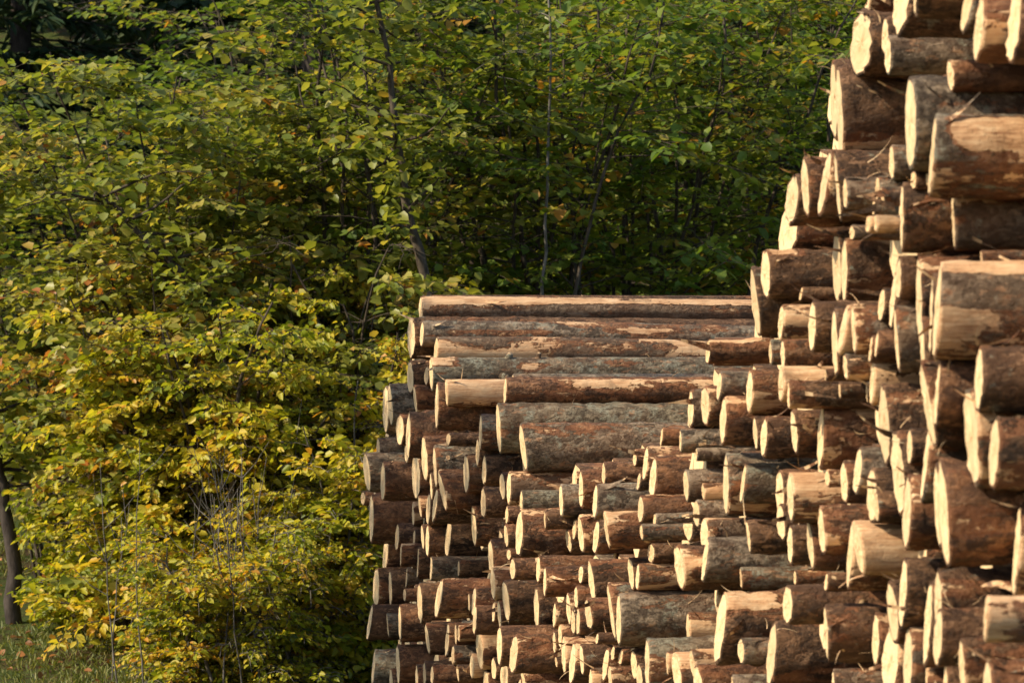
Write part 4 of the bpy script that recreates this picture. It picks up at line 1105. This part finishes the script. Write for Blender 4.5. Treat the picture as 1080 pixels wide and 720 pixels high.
(13.11,0.054,0.059,3.29),(15.24,-1.583,0.058,3.18),(9.88,-0.582,0.050,2.98),(18.13,-1.617,0.057,2.99),(19.73,-2.096,0.059,4.01),
(12.61,-0.776,0.058,3.02),(16.01,-1.393,0.056,3.00),(18.08,-1.899,0.055,3.07),(9.91,-0.169,0.055,3.00),(21.57,-0.300,0.052,2.99),
(21.73,0.220,0.058,3.08),(19.98,-0.906,0.056,2.95),(13.78,-2.429,0.052,3.03),(17.66,-0.036,0.050,4.08),(17.84,-0.412,0.053,2.95),
(21.91,-1.535,0.054,3.18),(14.61,-1.322,0.054,2.96),(11.69,-2.442,0.057,2.98),(22.92,-0.669,0.050,3.10),(10.53,-1.903,0.050,2.96),
(14.89,1.031,0.051,3.97),(20.29,-2.198,0.051,2.97),(15.95,0.397,0.054,4.10),(11.17,-1.111,0.059,3.17),(15.75,0.612,0.052,4.06),
(19.27,-0.599,0.053,3.02),(22.74,-2.379,0.054,3.75),(8.70,-1.057,0.054,3.01),(12.43,-1.775,0.051,2.99),(14.61,-0.363,0.054,3.28),
(9.90,-1.130,0.053,2.95),(13.80,-0.196,0.051,3.19),(12.42,-0.252,0.050,3.02),(16.84,-1.925,0.061,3.03),(18.17,-1.248,0.055,2.97),
(21.74,-2.439,0.054,3.05),(12.07,-2.268,0.050,2.98),(9.84,-1.682,0.054,2.95),(20.01,-1.425,0.050,3.04),(8.56,-1.911,0.051,2.96),
(16.68,0.402,0.054,4.10),(20.92,-0.532,0.053,2.98),(12.88,-0.148,0.057,3.23),(14.50,-2.436,0.061,3.04),(13.68,-0.135,0.056,3.45),
(13.64,0.646,0.061,3.58),(19.66,-1.243,0.059,3.23),(18.44,-2.078,0.050,3.02),(11.66,-1.278,0.050,3.67),(16.04,-0.240,0.059,3.71),
(15.53,-2.427,0.052,3.05),(18.80,-0.334,0.057,3.19),(12.43,0.756,0.060,3.36),(22.60,0.247,0.053,3.21),(9.16,-0.304,0.057,2.96),
(13.72,-0.565,0.058,3.00),(14.22,-0.203,0.052,3.34),(10.24,-0.784,0.052,3.01),(18.26,-0.841,0.056,2.99),(21.45,-1.493,0.058,3.13),
(16.39,-1.357,0.061,3.04),(10.01,-0.635,0.056,2.94),(15.47,-1.244,0.053,2.94),(9.47,-2.183,0.060,2.94),(13.26,-0.785,0.058,3.01),
(11.53,-2.078,0.061,2.99),(16.05,-2.426,0.050,2.94),(14.40,-1.675,0.057,3.02),(9.88,0.750,0.051,2.97),(12.69,-0.017,0.052,3.20),
(11.77,-2.183,0.054,2.95),(12.77,-2.376,0.051,2.98),(20.33,-0.691,0.058,2.94),(20.55,-0.038,0.053,2.96),(11.95,1.142,0.061,3.36),
(14.32,-1.506,0.060,3.26),(18.56,-2.071,0.060,3.03),(22.51,-1.335,0.060,3.01),(15.99,-0.608,0.051,3.16),(17.29,-2.000,0.054,3.04),
(14.70,-0.217,0.057,3.42),(16.21,-1.960,0.056,2.93),(16.35,-0.733,0.051,3.03),(11.97,-2.154,0.055,2.98),(23.38,-0.701,0.052,3.13),
(12.18,-0.955,0.052,3.04),(13.01,0.602,0.051,3.37),(14.80,-1.295,0.051,3.05),(17.45,-1.389,0.050,2.98),(9.43,-1.557,0.050,2.98),
(10.42,0.583,0.052,3.07),(19.47,-0.870,0.050,2.98),(12.72,-1.576,0.059,3.04),(10.26,0.388,0.054,2.95),(23.17,-2.371,0.060,3.10),
(10.46,-0.441,0.055,3.02),(15.72,-1.121,0.051,2.95),(17.59,-0.240,0.050,4.07),(20.38,-1.370,0.060,3.01),(17.21,-0.056,0.053,3.93),
(16.30,-2.250,0.054,2.95),(16.63,0.148,0.053,4.05),(10.94,-0.940,0.051,3.02),(14.64,-2.004,0.060,3.03),(11.08,-2.288,0.050,3.02),
(11.39,-0.135,0.050,2.98),(13.11,-0.303,0.051,3.03),(17.78,-1.843,0.052,3.03),(17.09,-1.470,0.056,3.04),(16.95,-0.059,0.054,3.90),
(10.67,1.142,0.060,3.11),(19.25,-2.426,0.055,2.96),(11.79,-0.939,0.052,3.04),(15.86,-0.926,0.055,3.03),(13.73,0.319,0.053,3.41),
(12.18,-0.393,0.055,3.20),(22.38,-2.440,0.058,2.96),(22.05,-2.433,0.059,2.98),(17.03,0.333,0.050,4.14),(16.53,-2.178,0.054,3.00),
(9.11,-1.134,0.058,2.98),(14.80,-0.054,0.053,3.39),(17.19,-1.669,0.053,3.21),(18.75,-0.437,0.052,3.13),(14.52,-1.699,0.054,2.96),
(12.51,-0.842,0.050,2.95),(20.67,-1.830,0.061,3.01),(20.88,-0.432,0.053,3.05),(13.28,-1.567,0.050,3.01),(12.62,0.678,0.054,3.35),
(18.80,-1.220,0.052,3.10),(11.08,-0.588,0.057,3.00),(14.27,-0.320,0.055,3.19),(16.78,-2.409,0.050,3.01),(13.31,-1.275,0.058,2.95),
(15.65,0.228,0.060,3.85),(11.89,-1.569,0.061,3.04),(13.26,0.819,0.051,3.56),(13.62,-0.396,0.058,3.07),(10.28,-1.068,0.051,3.03),
(19.71,-0.313,0.060,3.01),(10.49,0.668,0.050,3.07),(21.95,-2.258,0.051,2.99),(10.13,-0.777,0.051,2.95),(15.13,-0.229,0.062,3.53),
(21.35,-1.948,0.052,2.93),(11.82,-1.827,0.050,2.97),(20.99,-1.494,0.057,3.01),(18.87,-1.494,0.059,3.03),(13.91,-1.483,0.056,3.18),
(20.17,-0.078,0.052,2.97),(8.35,-0.816,0.050,2.98),(8.64,-1.408,0.052,3.01),(17.15,0.241,0.050,4.15),(8.69,-0.759,0.057,2.99),
(19.85,-2.414,0.055,2.99),(16.67,-0.765,0.051,3.00),(17.73,-2.131,0.050,2.99),(21.21,-1.196,0.053,3.04),(20.45,-0.683,0.051,2.95),
(9.54,0.941,0.054,2.94),(12.36,0.431,0.051,3.19),(14.47,-1.335,0.059,3.00),(8.44,-2.066,0.050,2.98),(22.33,-2.048,0.051,2.98),
(20.27,-1.330,0.053,3.00),(12.78,-1.128,0.053,3.03),(9.94,0.981,0.053,3.12),(11.66,-2.095,0.051,2.93),(14.90,-1.698,0.060,3.04),
(12.88,-1.868,0.060,2.99),(22.47,-0.215,0.058,3.08),(14.11,0.347,0.057,3.59),(9.93,-1.027,0.051,3.04),(15.85,0.212,0.054,3.88),
(14.70,0.898,0.050,4.00),(18.27,-1.871,0.051,2.95),(22.46,-0.724,0.059,3.05),(19.03,-2.113,0.051,2.94),(20.65,-1.074,0.054,2.96),
(22.81,-2.058,0.052,3.13),(14.34,0.923,0.056,3.91),(11.62,-0.396,0.058,3.10),
]
AV, AF, AM = [], [], []; nb = 0
for i, (s, z, r, tt) in enumerate(FILL):
    rng = np.random.default_rng(9000 + i)
    V, F, MI, CV, CF = log_arrays(r, 4.0, rng, rng.normal(0, .05), rng.normal(0, .06), 'b', 0, 0, simple=True)
    for A, FF, mi in ((V, F, None), (CV, CF, 3)):
        x, y = A[:, 0] + tt, A[:, 1] + s
        AV.append(np.stack([x * CT - y * ST, x * ST + y * CT, A[:, 2] + z + CAM_H], 1))
        k = int(rng.integers(0, 3))
        AF += [tuple(q + nb for q in ff) for ff in FF]
        AM += [k if mi is None else mi] * len(FF)
        nb += len(A)
o = mesh_obj('recessed_logs', np.vstack(AV), AF, [BARK['b'], BARK['r'], BARK['g'], CUT], None, AM)
tag(o, 'dark recessed logs seen deep in the gaps between the jutting log ends', 'logs', kind='stuff')

# ------------------------------------------------------------------ plants
class Tubes:
    def __init__(s): s.v = []; s.f = []; s.n = 0
    def add(s, pts, rad, k=6):
        pts = np.asarray(pts, float); m = len(pts)
        d = np.gradient(pts, axis=0); d /= np.linalg.norm(d, axis=1)[:, None] + 1e-9
        up = np.where(np.abs(d[:, 2:3]) > .9, [[1., 0, 0]], [[0, 0, 1.]])
        a = np.cross(d, up); a /= np.linalg.norm(a, axis=1)[:, None] + 1e-9
        b = np.cross(d, a)
        th = np.arange(k) * 2 * pi / k
        rad = np.asarray(rad, float)
        V = pts[:, None, :] + rad[:, None, None] * (a[:, None, :] * np.cos(th)[None, :, None] + b[:, None, :] * np.sin(th)[None, :, None])
        s.v.append(V.reshape(-1, 3))
        for i in range(m - 1):
            for j in range(k):
                q = (j + 1) % k
                s.f.append((s.n + i * k + j, s.n + i * k + q, s.n + (i + 1) * k + q, s.n + (i + 1) * k + j))
        s.n += m * k
    def build(s, name, mat, parent):
        return mesh_obj(name, np.vstack(s.v), s.f, mat, parent)

class Leaves:
    def __init__(s): s.p = []; s.d = []; s.nrm = []; s.sz = []; s.t = []
    def add(s, p, d, n, sz, t): s.p.append(p); s.d.append(d); s.nrm.append(n); s.sz.append(sz); s.t.append(t)
    def build(s, name, mat, parent, rng, width=.42, fold=.12):
        P = np.array(s.p); D = np.array(s.d); N = np.array(s.nrm); S = np.array(s.sz)[:, None]
        D /= np.linalg.norm(D, axis=1)[:, None] + 1e-9
        W = np.cross(D, N); W /= np.linalg.norm(W, axis=1)[:, None] + 1e-9
        N = np.cross(W, D)
        m = len(P)
        wd = width * rng.uniform(.8, 1.15, (m, 1)); fo = fold * rng.uniform(.2, 1.8, (m, 1)); cu = rng.uniform(.0, .28, (m, 1))
        v = np.empty((m, 6, 3))
        v[:, 0] = P
        v[:, 1] = P + S * (D * .32 + W * wd + N * fo)
        v[:, 2] = P + S * (D * .72 + W * wd * .78 + N * (fo - cu * .5))
        v[:, 3] = P + S * (D * 1. - N * cu)
        v[:, 4] = P + S * (D * .72 - W * wd * .78 + N * (fo - cu * .5))
        v[:, 5] = P + S * (D * .32 - W * wd + N * fo)
        b = np.arange(m) * 6
        q = np.stack([np.stack([b, b + 1, b + 2, b + 3], 1), np.stack([b, b + 3, b + 4, b + 5], 1)], 1).reshape(-1, 4)
        me = bpy.data.meshes.new(name)
        me.vertices.add(m * 6); me.vertices.foreach_set('co', v.reshape(-1).astype(np.float32))
        me.loops.add(m * 8); me.loops.foreach_set('vertex_index', q.reshape(-1).astype(np.int32))
        me.polygons.add(m * 2); me.polygons.foreach_set('loop_start', (np.arange(m * 2) * 4).astype(np.int32))
        me.polygons.foreach_set('loop_total', np.full(m * 2, 4, np.int32))
        at = me.attributes.new('tint', 'FLOAT', 'FACE')
        at.data.foreach_set('value', np.repeat(np.clip(np.array(s.t), 0, 1), 2).astype(np.float32))
        me.materials.append(mat); me.update(calc_edges=True); me.validate()
        o = bpy.data.objects.new(name, me); col.objects.link(o); o.parent = parent
        return o

def unit(v): return v / (np.linalg.norm(v) + 1e-9)

def shrub(name, label, cat, loc, height, spread, nst, leaf, mat, tint, seed, group=None, stem=STEM,
          branch_n=11, twig_n=6, leaf_n=9, low=.12, blen=.36, droop=.25, flat=.75, lean=(0, 0), srad=.028, lw=.42, hvar=.72, bare=.12, wisps=0):
    """several arching stems from one stool, side branches in flat sprays, leaves along the twigs"""
    rng = np.random.default_rng(seed)
    root = thing(name, label, cat, loc, group=group)
    lv = Leaves()
    for k in range(nst):
        tb = Tubes()
        az = k * 2.4 + rng.uniform(-.5, .5)
        out = spread * rng.uniform(.25, 1.) if k else spread * .12
        h = height * rng.uniform(hvar, 1.04)
        m = 14
        u = np.linspace(0, 1, m)
        wob = np.cumsum(rng.normal(0, .035 * h / 4, (m, 2)), axis=0)
        px = (cos(az) * out + lean[0]) * u ** 1.5 + wob[:, 0] + rng.normal(0, .12)
        py = (sin(az) * out + lean[1]) * u ** 1.5 + wob[:, 1] + rng.normal(0, .12)
        pz = h * (u - .12 * u ** 3 * (out / max(spread, .1))) - .1
        pts = np.stack([px, py, pz], 1)
        r0 = srad * rng.uniform(.7, 1.25)
        tb.add(pts, r0 * (1 - .85 * u) + .003, 7)
        for b in range(branch_n):
            uf = low + (1 - low) * (b + rng.uniform(0, 1)) / branch_n
            i = min(int(uf * (m - 1)), m - 2); p0 = pts[i] + (pts[i + 1] - pts[i]) * (uf * (m - 1) - i)
            ba = az + rng.normal(0, 1.4)
            bl = blen * height * rng.uniform(.45, 1.05) * (1 - .45 * uf)
            d = np.array([cos(ba), sin(ba), rng.uniform(.15, .7)]); d = unit(d)
            mb = 8; bp = [p0]
            for q in range(mb - 1):
                d = unit(d + np.array([rng.normal(0, .12), rng.normal(0, .12), -droop * .22 + rng.normal(0, .06)]))
                bp.append(bp[-1] + d * bl / (mb - 1))
            bp = np.array(bp)
            tb.add(bp, np.linspace(r0 * .42 * (1 - .6 * uf), .0025, mb), 5)
            clump = rng.normal(0, .13); isbare = rng.random() < bare; bsz = rng.uniform(.75, 1.1)
            for w in range(twig_n):
                fi = .2 + .8 * (w + rng.random()) / twig_n
                j = min(int(fi * (mb - 1)), mb - 2)
                q0 = bp[j] + (bp[j + 1] - bp[j]) * (fi * (mb - 1) - j)
                bd = unit(bp[j + 1] - bp[j])
                sd = unit(np.cross(bd, [0, 0, 1])) * (1 if w % 2 else -1)
                td = unit(bd * .7 + sd * rng.uniform(.4, 1.1) + np.array([0, 0, rng.normal(.05, .25)]))
                tl = rng.uniform(.14, .4) * (height / 4.5) ** .5
                tp = np.array([q0, q0 + td * tl * .5 + [0, 0, .01], q0 + td * tl + [0, 0, -droop * .08]])
                tb.add(tp, [.0035, .0025, .0015], 4)
                nl = int(leaf_n * rng.uniform(.5, 1.3)) if not isbare else int(rng.random() < .25)
                for e in range(nl):
                    g = (e + .6) / nl
                    lp = q0 + td * tl * g
                    ls = unit(np.cross(td, [0, 0, 1])) * (1 if e % 2 else -1)
                    ld = unit(td * .55 + ls * rng.uniform(.5, 1.) + np.array([0, 0, rng.normal(-.25 * droop - .1, .28)]))
                    nn = unit(np.array([rng.normal(0, 1 - flat), rng.normal(0, 1 - flat), 1.]) * np.array([1.3, 1.3, 1]))
                    lp = lp + ld * leaf * .25
                    lv.add(lp, ld, nn, leaf * bsz * rng.uniform(.5, 1.15), tint[0] + clump + rng.normal(0, tint[1]) + (rng.random() < tint[2]) * rng.uniform(.2, .5))
        tb.build('stem', stem, root)
    for k in range(wisps):              # bare upright shoots
        tb = Tubes(); a = rng.uniform(0, 2 * pi); rr = spread * rng.uniform(.2, 1.1); hh = height * rng.uniform(.9, 1.7)
        u = np.linspace(0, 1, 8); ln = rng.normal(0, .16, 2) * hh
        P = np.stack([cos(a) * rr + ln[0] * u + np.cumsum(rng.normal(0, .012, 8)), sin(a) * rr + ln[1] * u, hh * u - .05], 1)
        tb.add(P, .0075 * (1 - .7 * u), 5)
        for q in range(5):
            j = int(rng.integers(3, 7)); d = unit(np.array([rng.normal(), rng.normal(), 1.2])); tb.add([P[j], P[j] + d * .15, P[j] + d * .3 + [0, 0, .05]], [.004, .003, .0015], 4)
        tb.build('stem', PALE, root)
    lv.build('foliage', mat, root, rng, width=lw)
    return root

def at(px, Y):                      # ground point seen at photo column px, Y metres off
    x = (px - 540) / FPX * Y
    return (x, Y, float(gz(x, Y)))

GH = 'hazel bushes behind the stack'
GY = 'yellow bushes left of the stack'
YB = dict(low=.02, twig_n=9, leaf_n=10, flat=.3, lw=.31, droop=.45)
y1 = shrub('golden_bush', 'golden yellow leafy bush in the middle of the bushes left of the stack', 'bush', at(235, 26.0), 3.05, 1.1, 12, .085, GOLD, (.52, .17, .05), 11, GY, blen=.28, branch_n=15, hvar=.3, **YB)
shrub('golden_bush', 'yellow green bush with thin pale stems close beside the stack end', 'bush', at(352, 25.3), 2.35, .8, 11, .08, GOLD, (.45, .16, .04), 12, GY, blen=.32, stem=PALE, srad=.011, branch_n=15, hvar=.4, **YB)
shrub('golden_bush', 'yellow bush edging the open grass at far left', 'bush', at(150, 26.6), 2.9, .7, 10, .09, GOLD, (.50, .17, .06), 13, GY, blen=.28, branch_n=16, hvar=.45, **YB)
shrub('low_bush', 'low russet and olive bush at the foot of the yellow bushes', 'bush', at(200, 24.9), 1.25, .6, 10, .06, GOLD, (.48, .2, .12), 14, None, wisps=9, blen=.4, stem=PALE, srad=.011, branch_n=15, **YB)
shrub('low_bush', 'low olive bush with thin upright twigs under the pale stemmed bush', 'bush', at(290, 24.7), 1.3, .6, 10, .06, GOLD, (.47, .17, .05), 15, None, wisps=12, blen=.38, stem=PALE, srad=.011, branch_n=14, **YB)
copy_thing(y1, at(330, 28.2), 2.1, (1.05, 1.05, 1.1), 'taller yellow green bush standing behind the pale stemmed one by the stack', GY)

copy_thing(y1, at(300, 26.3), 5.2, (.95, .95, .98), 'second golden bush filling the gap beside the pale stemmed one', GY)
shrub('low_bush', 'low olive bush on the edge of the open grass at far left', 'bush', at(95, 27.4), 1.4, .55, 9, .07, GOLD, (.40, .17, .06), 16, None, blen=.4, branch_n=13, stem=PALE, srad=.011, **YB)
copy_thing(y1, at(412, 26.6), 4.0, (.9, .9, 1.12), 'bright yellow bush peeping out right behind the left end of the stack', GY)
YH = dict(branch_n=13, twig_n=8, leaf_n=9, droop=.4, flat=.55)
shrub('yellowing_hazel', 'ragged yellow green hazel rising out of the middle yellow bushes', 'bush', at(185, 26.9), 3.9, 1.3, 10, .10, HAZEL, (.58, .16, .08), 31, 'ragged hazels among the yellow bushes', low=.3, hvar=.5, srad=.018, **YH)
shrub('yellowing_hazel', 'ragged yellow green hazel between the yellow bushes and the long logs', 'bush', at(335, 27.0), 3.8, 1.2, 10, .10, HAZEL, (.52, .16, .07), 32, 'ragged hazels among the yellow bushes', low=.3, hvar=.5, srad=.018, **YH)
HB = dict(branch_n=13, twig_n=8, leaf_n=9)
h1 = shrub('hazel_bush', 'tall olive hazel with spreading branches above the yellow bushes', 'bush', at(215, 28.2), 5.1, 1.9, 13, .115, HAZEL, (.45, .14, .06), 21, GH, low=.42, srad=.02, **HB)
shrub('hazel_bush', 'yellowing hazel at the left picture edge', 'bush', at(50, 29.3), 3.8, 1.2, 10, .115, HAZEL, (.5, .15, .07), 22, GH, low=.3, srad=.016, **HB)
shrub('hazel_bush', 'hazel with dark arching trunk left of the long logs', 'bush', at(390, 28.6), 6.2, 1.7, 12, .12, HAZEL, (.36, .14, .05), 23, GH, low=.3, srad=.03, **HB)
h4 = shrub('hazel_bush', 'green hazel standing behind the topmost long log', 'bush', at(560, 29.0), 6.2, 1.7, 12, .11, SHADE, (.46, .14, .06), 24, GH, low=.25, **HB)
shrub('hazel_bush', 'hazel with orange leaves among the green, upper middle', 'bush', at(690, 30.0), 6.8, 1.8, 12, .115, SHADE, (.55, .15, .09), 25, GH, low=.2, **HB)
h6 = shrub('hazel_bush', 'dark green hazel next to the upper step of the stack', 'bush', at(830, 31.5), 6.8, 1.7, 11, .105, SHADE, (.38, .14, .04), 26, GH, low=.15, **HB)
copy_thing(h4, at(150, 34.0), 1.0, (1.1, 1.1, .72), 'hazel farther back filling the upper left gap', GH)
copy_thing(h6, at(480, 34.5), 2.2, (1.1, 1.1, 1.1), 'hazel farther back between the two middle hazels', GH)
copy_thing(h4, at(760, 36.0), 3.9, (1.2, 1.2, 1.2), 'hazel farther back at the upper right beside the step', GH)
copy_thing(h6, at(310, 35.0), 5.0, (1.1, 1.1, 1.05), 'hazel farther back behind the arching dark trunk', GH)
copy_thing(h4, at(620, 36.5), 5.5, (1.2, 1.2, 1.2), 'hazel farther back above the middle of the long logs', GH)
copy_thing(h6, at(940, 36.0), 4.1, (1.2, 1.2, 1.2), 'hazel farther back hidden mostly by the tall part of the stack', GH)
# beyond the left picture edge: its shade falls on the foot of the stack
copy_thing(h4, (-7.3, 20.0, 0), .7, (1., 1., 1.5), 'hazel beyond the left picture edge whose shade dapples the stack foot', GH)

copy_thing(h6, (-6.9, 17.0, 0), 2.6, (.95, .95, 1.3), 'second hazel beyond the left picture edge nearer to the camera', GH)

def spruce(name, label, loc, height, seed):
    rng = np.random.default_rng(seed)
    root = thing(name, label, 'spruce', loc, group='dark spruces on the bank')
    tb = Tubes(); lv = Leaves()
    tb.add([(0, 0, -.3), (.03, 0, height * .5), (0, .02, height)], [.17, .11, .01], 9)
    br = tb
    z = .7
    while z < height - .2:
        u = z / height
        for k in range(int(rng.integers(4, 7))):
            a = rng.uniform(0, 2 * pi); bl = (1 - u) * height * .27 * rng.uniform(.7, 1.1) + .2
            d = np.array([cos(a), sin(a), .15]); p = np.array([0, 0, z + rng.uniform(-.1, .1)]); pts = [p]
            for q in range(6):
                d = unit(d + [0, 0, -.10 if q < 4 else .12]); pts.append(pts[-1] + d * bl / 6)
            pts = np.array(pts); br.add(pts, np.linspace(.018, .004, 7), 4)
            for e in range(int(bl * 26)):
                g = rng.uniform(.12, 1) * 5.99; j = int(g); c = pts[j] + (pts[j + 1] - pts[j]) * (g - j)
                sd = unit(np.cross(d, [0, 0, 1])) * rng.choice([-1, 1])
                lv.add(c + rng.normal(0, .03, 3), d * .6 + sd * rng.uniform(.3, 1) + [0, 0, rng.uniform(-.7, .1)], unit(rng.normal(0, .4, 3) + [0, 0, 1]), rng.uniform(.14, .34), rng.normal(.5, .25))
        z += rng.uniform(.22, .36)
    tb.build('trunk', TRUNK, root)
    lv.build('foliage', NEEDLE, root, rng, width=.13, fold=.05)
    return root
s1 = spruce('spruce', 'dark spruce in the upper left corner behind the hazels', at(20, 41.), 9.5, 51)
for k, (px, Yd, sc_, lb) in enumerate([(190, 43, 1.05, 'dark spruce glimpsed behind the olive hazel'), (330, 40, 1., 'dark spruce glimpsed behind the arching hazel trunk'),
        (470, 44, 1.1, 'dark spruce glimpsed above the left end of the long logs'), (590, 41, 1., 'dark spruce glimpsed behind the hazel over the long logs'),
        (720, 43, 1.1, 'dark spruce glimpsed behind the hazel with orange leaves'), (850, 40, 1., 'dark spruce beside the upper step of the stack'),
        (980, 44, 1.1, 'dark spruce behind the tall part of the stack'), (-110, 40, 1., 'dark spruce just beyond the left picture edge'), (100, 47, 1.3, 'farther dark spruce between the two upper left ones'), (400, 48, 1.3, 'farther dark spruce high behind the arching trunk'), (650, 48, 1.3, 'farther dark spruce high in the upper middle')]):
    copy_thing(s1, at(px, Yd), k * 1.7, (sc_,) * 3, lb, 'dark spruces on the bank')

def young_tree(name, label, loc, path, rad, stem, crown_at, mat, tint, seed, size=.11, n=900):
    rng = np.random.default_rng(seed)
    root = thing(name, label, 'tree', loc)
    tb = Tubes(); path = np.array(path, float)
    tt_ = np.linspace(0, 1, len(path)); uu = np.linspace(0, 1, 22)
    P = np.stack([np.interp(uu, tt_, path[:, k]) for k in range(3)], 1)
    P[1:-1] = (P[:-2] + 2 * P[1:-1] + P[2:]) / 4 + rng.normal(0, .012, (20, 3))
    tb.add(P, rad * (1 - .8 * uu) + .004, 8)
    br = tb; lv = Leaves()
    for b in range(26):
        g = crown_at + (1 - crown_at) * rng.random(); j = min(int(g * 21), 20); p = P[j]
        a = rng.uniform(0, 2 * pi); bl = rng.uniform(.35, .9)
        d = unit(np.array([cos(a), sin(a), rng.uniform(.1, .6)])); pts = [p]
        for q in range(6): d = unit(d + rng.normal(0, .12, 3) + [0, 0, -.05]); pts.append(pts[-1] + d * bl / 6)
        br.add(pts, np.linspace(rad * .3, .003, 7), 5)
        for e in range(n // 26):
            g2 = rng.uniform(.2, 1) * 5.99; k = int(g2); c = np.array(pts[k]) + (pts[k + 1] - pts[k]) * (g2 - k)
            lv.add(c + rng.normal(0, .09, 3), rng.normal(0, 1, 3) * [1, 1, .4] + [0, 0, -.2], unit(rng.normal(0, .3, 3) + [0, 0, 1]), size * rng.uniform(.6, 1.1), rng.normal(*tint))
    tb.build('trunk', stem, root); lv.build('crown', mat, root, rng)
    return root
young_tree('young_tree', 'young tree with dark slim trunk at the left picture edge on grass', at(16, 27.6), [(0, 0, -.1), (-.04, 0, .6), (-.12, .02, 1.3), (-.45, .1, 2.6), (-.9, .3, 5.2)], .066, TRUNK, .45, HAZEL, (.45, .15), 61)
young_tree('pole_tree', 'thin straight grey sapling rising behind the long logs', at(574, 27.6), [(0, 0, -.1), (-.02, 0, 2.3), (.04, 0, 4), (.05, .0, 6.2)], .015, PALE, .7, SHADE, (.45, .15), 62, n=260)
young_tree('leaning_tree', 'leaning grey stem slanting up to the right above the long logs', at(592, 27.6), [(0, 0, -.1), (.08, 0, 2.6), (.35, 0, 3.8), (.75, 0, 4.5), (.95, 0, 6)], .015, STEM, .6, SHADE, (.5, .15), 63, n=300)
young_tree('crooked_tree', 'crooked dark trunk bending left above the left end of the long logs', at(462, 26.9), [(0, 0, -.1), (-.03, 0, 2.4), (-.12, 0, 3.1), (-.3, 0, 3.7), (-.38, 0, 4.6), (-.6, 0, 5.6)], .055, STEM, .5, HAZEL, (.42, .14), 64, n=700)
young_tree('forked_tree', 'dark slanting trunk leaning left over the yellow bushes', at(365, 26.7), [(0, 0, -.1), (-.35, 0, 1.9), (-.95, 0, 2.7), (-1.5, 0, 3.2), (-2.0, 0, 3.7)], .055, STEM, .5, HAZEL, (.42, .14), 65, n=700)

# grass and fallen leaves on the open ground at the left
rng = np.random.default_rng(77)
lv = Leaves()
for _ in range(60000):
    y = rng.uniform(23.5, 44); x = rng.uniform(-.165, -.06) * y + rng.normal(0, .4)
    g = sin(x * 2.1 + 1) + sin(y * 1.7) + sin(x * .9 - y * .8)
    if g + rng.normal(0, .6) < -.2: continue
    lv.add((x, y, float(gz(x, y)) - .01), (rng.normal(0, .7), rng.normal(0, .7), 1.), unit(rng.normal(0, 1, 3) * [1, 1, .1]), rng.uniform(.03, .09), rng.normal(.5, .25))
GRASS = leaf_mat('grass_blade', [(0, (.06, .085, .016)), (.5, (.15, .18, .035)), (1, (.33, .29, .10))], trans=.35)
o = lv.build('grass', GRASS, None, rng, width=.07, fold=.02)
tag(o, 'short green and straw grass on the open ground at left', 'grass', kind='stuff')
lv = Leaves()
for _ in range(800):
    y = rng.uniform(23.5, 40); x = rng.uniform(-.165, -.03) * y
    lv.add((x, y, float(gz(x, y)) + rng.uniform(.01, .06)), (rng.normal(), rng.normal(), rng.normal(0, .25)), unit(rng.normal(0, .35, 3) + [0, 0, 1]), rng.uniform(.035, .075), rng.normal(.6, .2))
LITTER = leaf_mat('fallen_leaf', [(0, (.10, .05, .02)), (.6, (.22, .10, .035)), (1, (.42, .17, .05))], trans=.2)
o = lv.build('fallen_leaves', LITTER, None, rng)
tag(o, 'fallen russet leaves scattered over the grass at left', 'fallen leaves', kind='stuff')


# ------------------------------------------------------------------ light, air, camera
SUN_AZ, SUN_EL = radians(110), radians(37)        # compass-like: 0 = +Y (away), anticlockwise positive to the left
sd = np.array([-sin(SUN_AZ) * cos(SUN_EL), cos(SUN_AZ) * cos(SUN_EL), sin(SUN_EL)])
w = bpy.data.worlds.new('World'); sc.world = w; w.use_nodes = True
nt = w.node_tree
sky = nt.nodes.new('ShaderNodeTexSky'); sky.sky_type = 'NISHITA'; sky.sun_disc = False
sky.sun_elevation = SUN_EL; sky.sun_rotation = math.atan2(sd[0], sd[1])
nt.links.new(sky.outputs[0], nt.nodes['Background'].inputs[0])
nt.nodes['Background'].inputs[1].default_value = .135
ld = bpy.data.lights.new('sun', 'SUN'); ld.energy = 4.3; ld.angle = radians(.55); ld.color = (1., .86, .65)
lo = bpy.data.objects.new('sun', ld); col.objects.link(lo)
from mathutils import Vector
lo.rotation_euler = Vector(sd.tolist()).to_track_quat('Z', 'Y').to_euler()
lo.location = (sd * 60).tolist()

cd = bpy.data.cameras.new('camera'); cd.lens = 120; cd.sensor_width = 36; cd.clip_end = 2000; cd.clip_start = .1
cd.dof.use_dof = True; cd.dof.focus_distance = 18; cd.dof.aperture_fstop = 7.3
co = bpy.data.objects.new('camera', cd); col.objects.link(co)
co.location = (0, 0, CAM_H); co.rotation_euler = (radians(90), 0, 0)
sc.camera = co
vs = sc.view_settings
vs.view_transform = 'Standard'; vs.look = 'None'; vs.exposure = 0.66; vs.gamma = 1; vs.use_curve_mapping = False
sc.cycles.max_bounces = 8; sc.cycles.transparent_max_bounces = 4
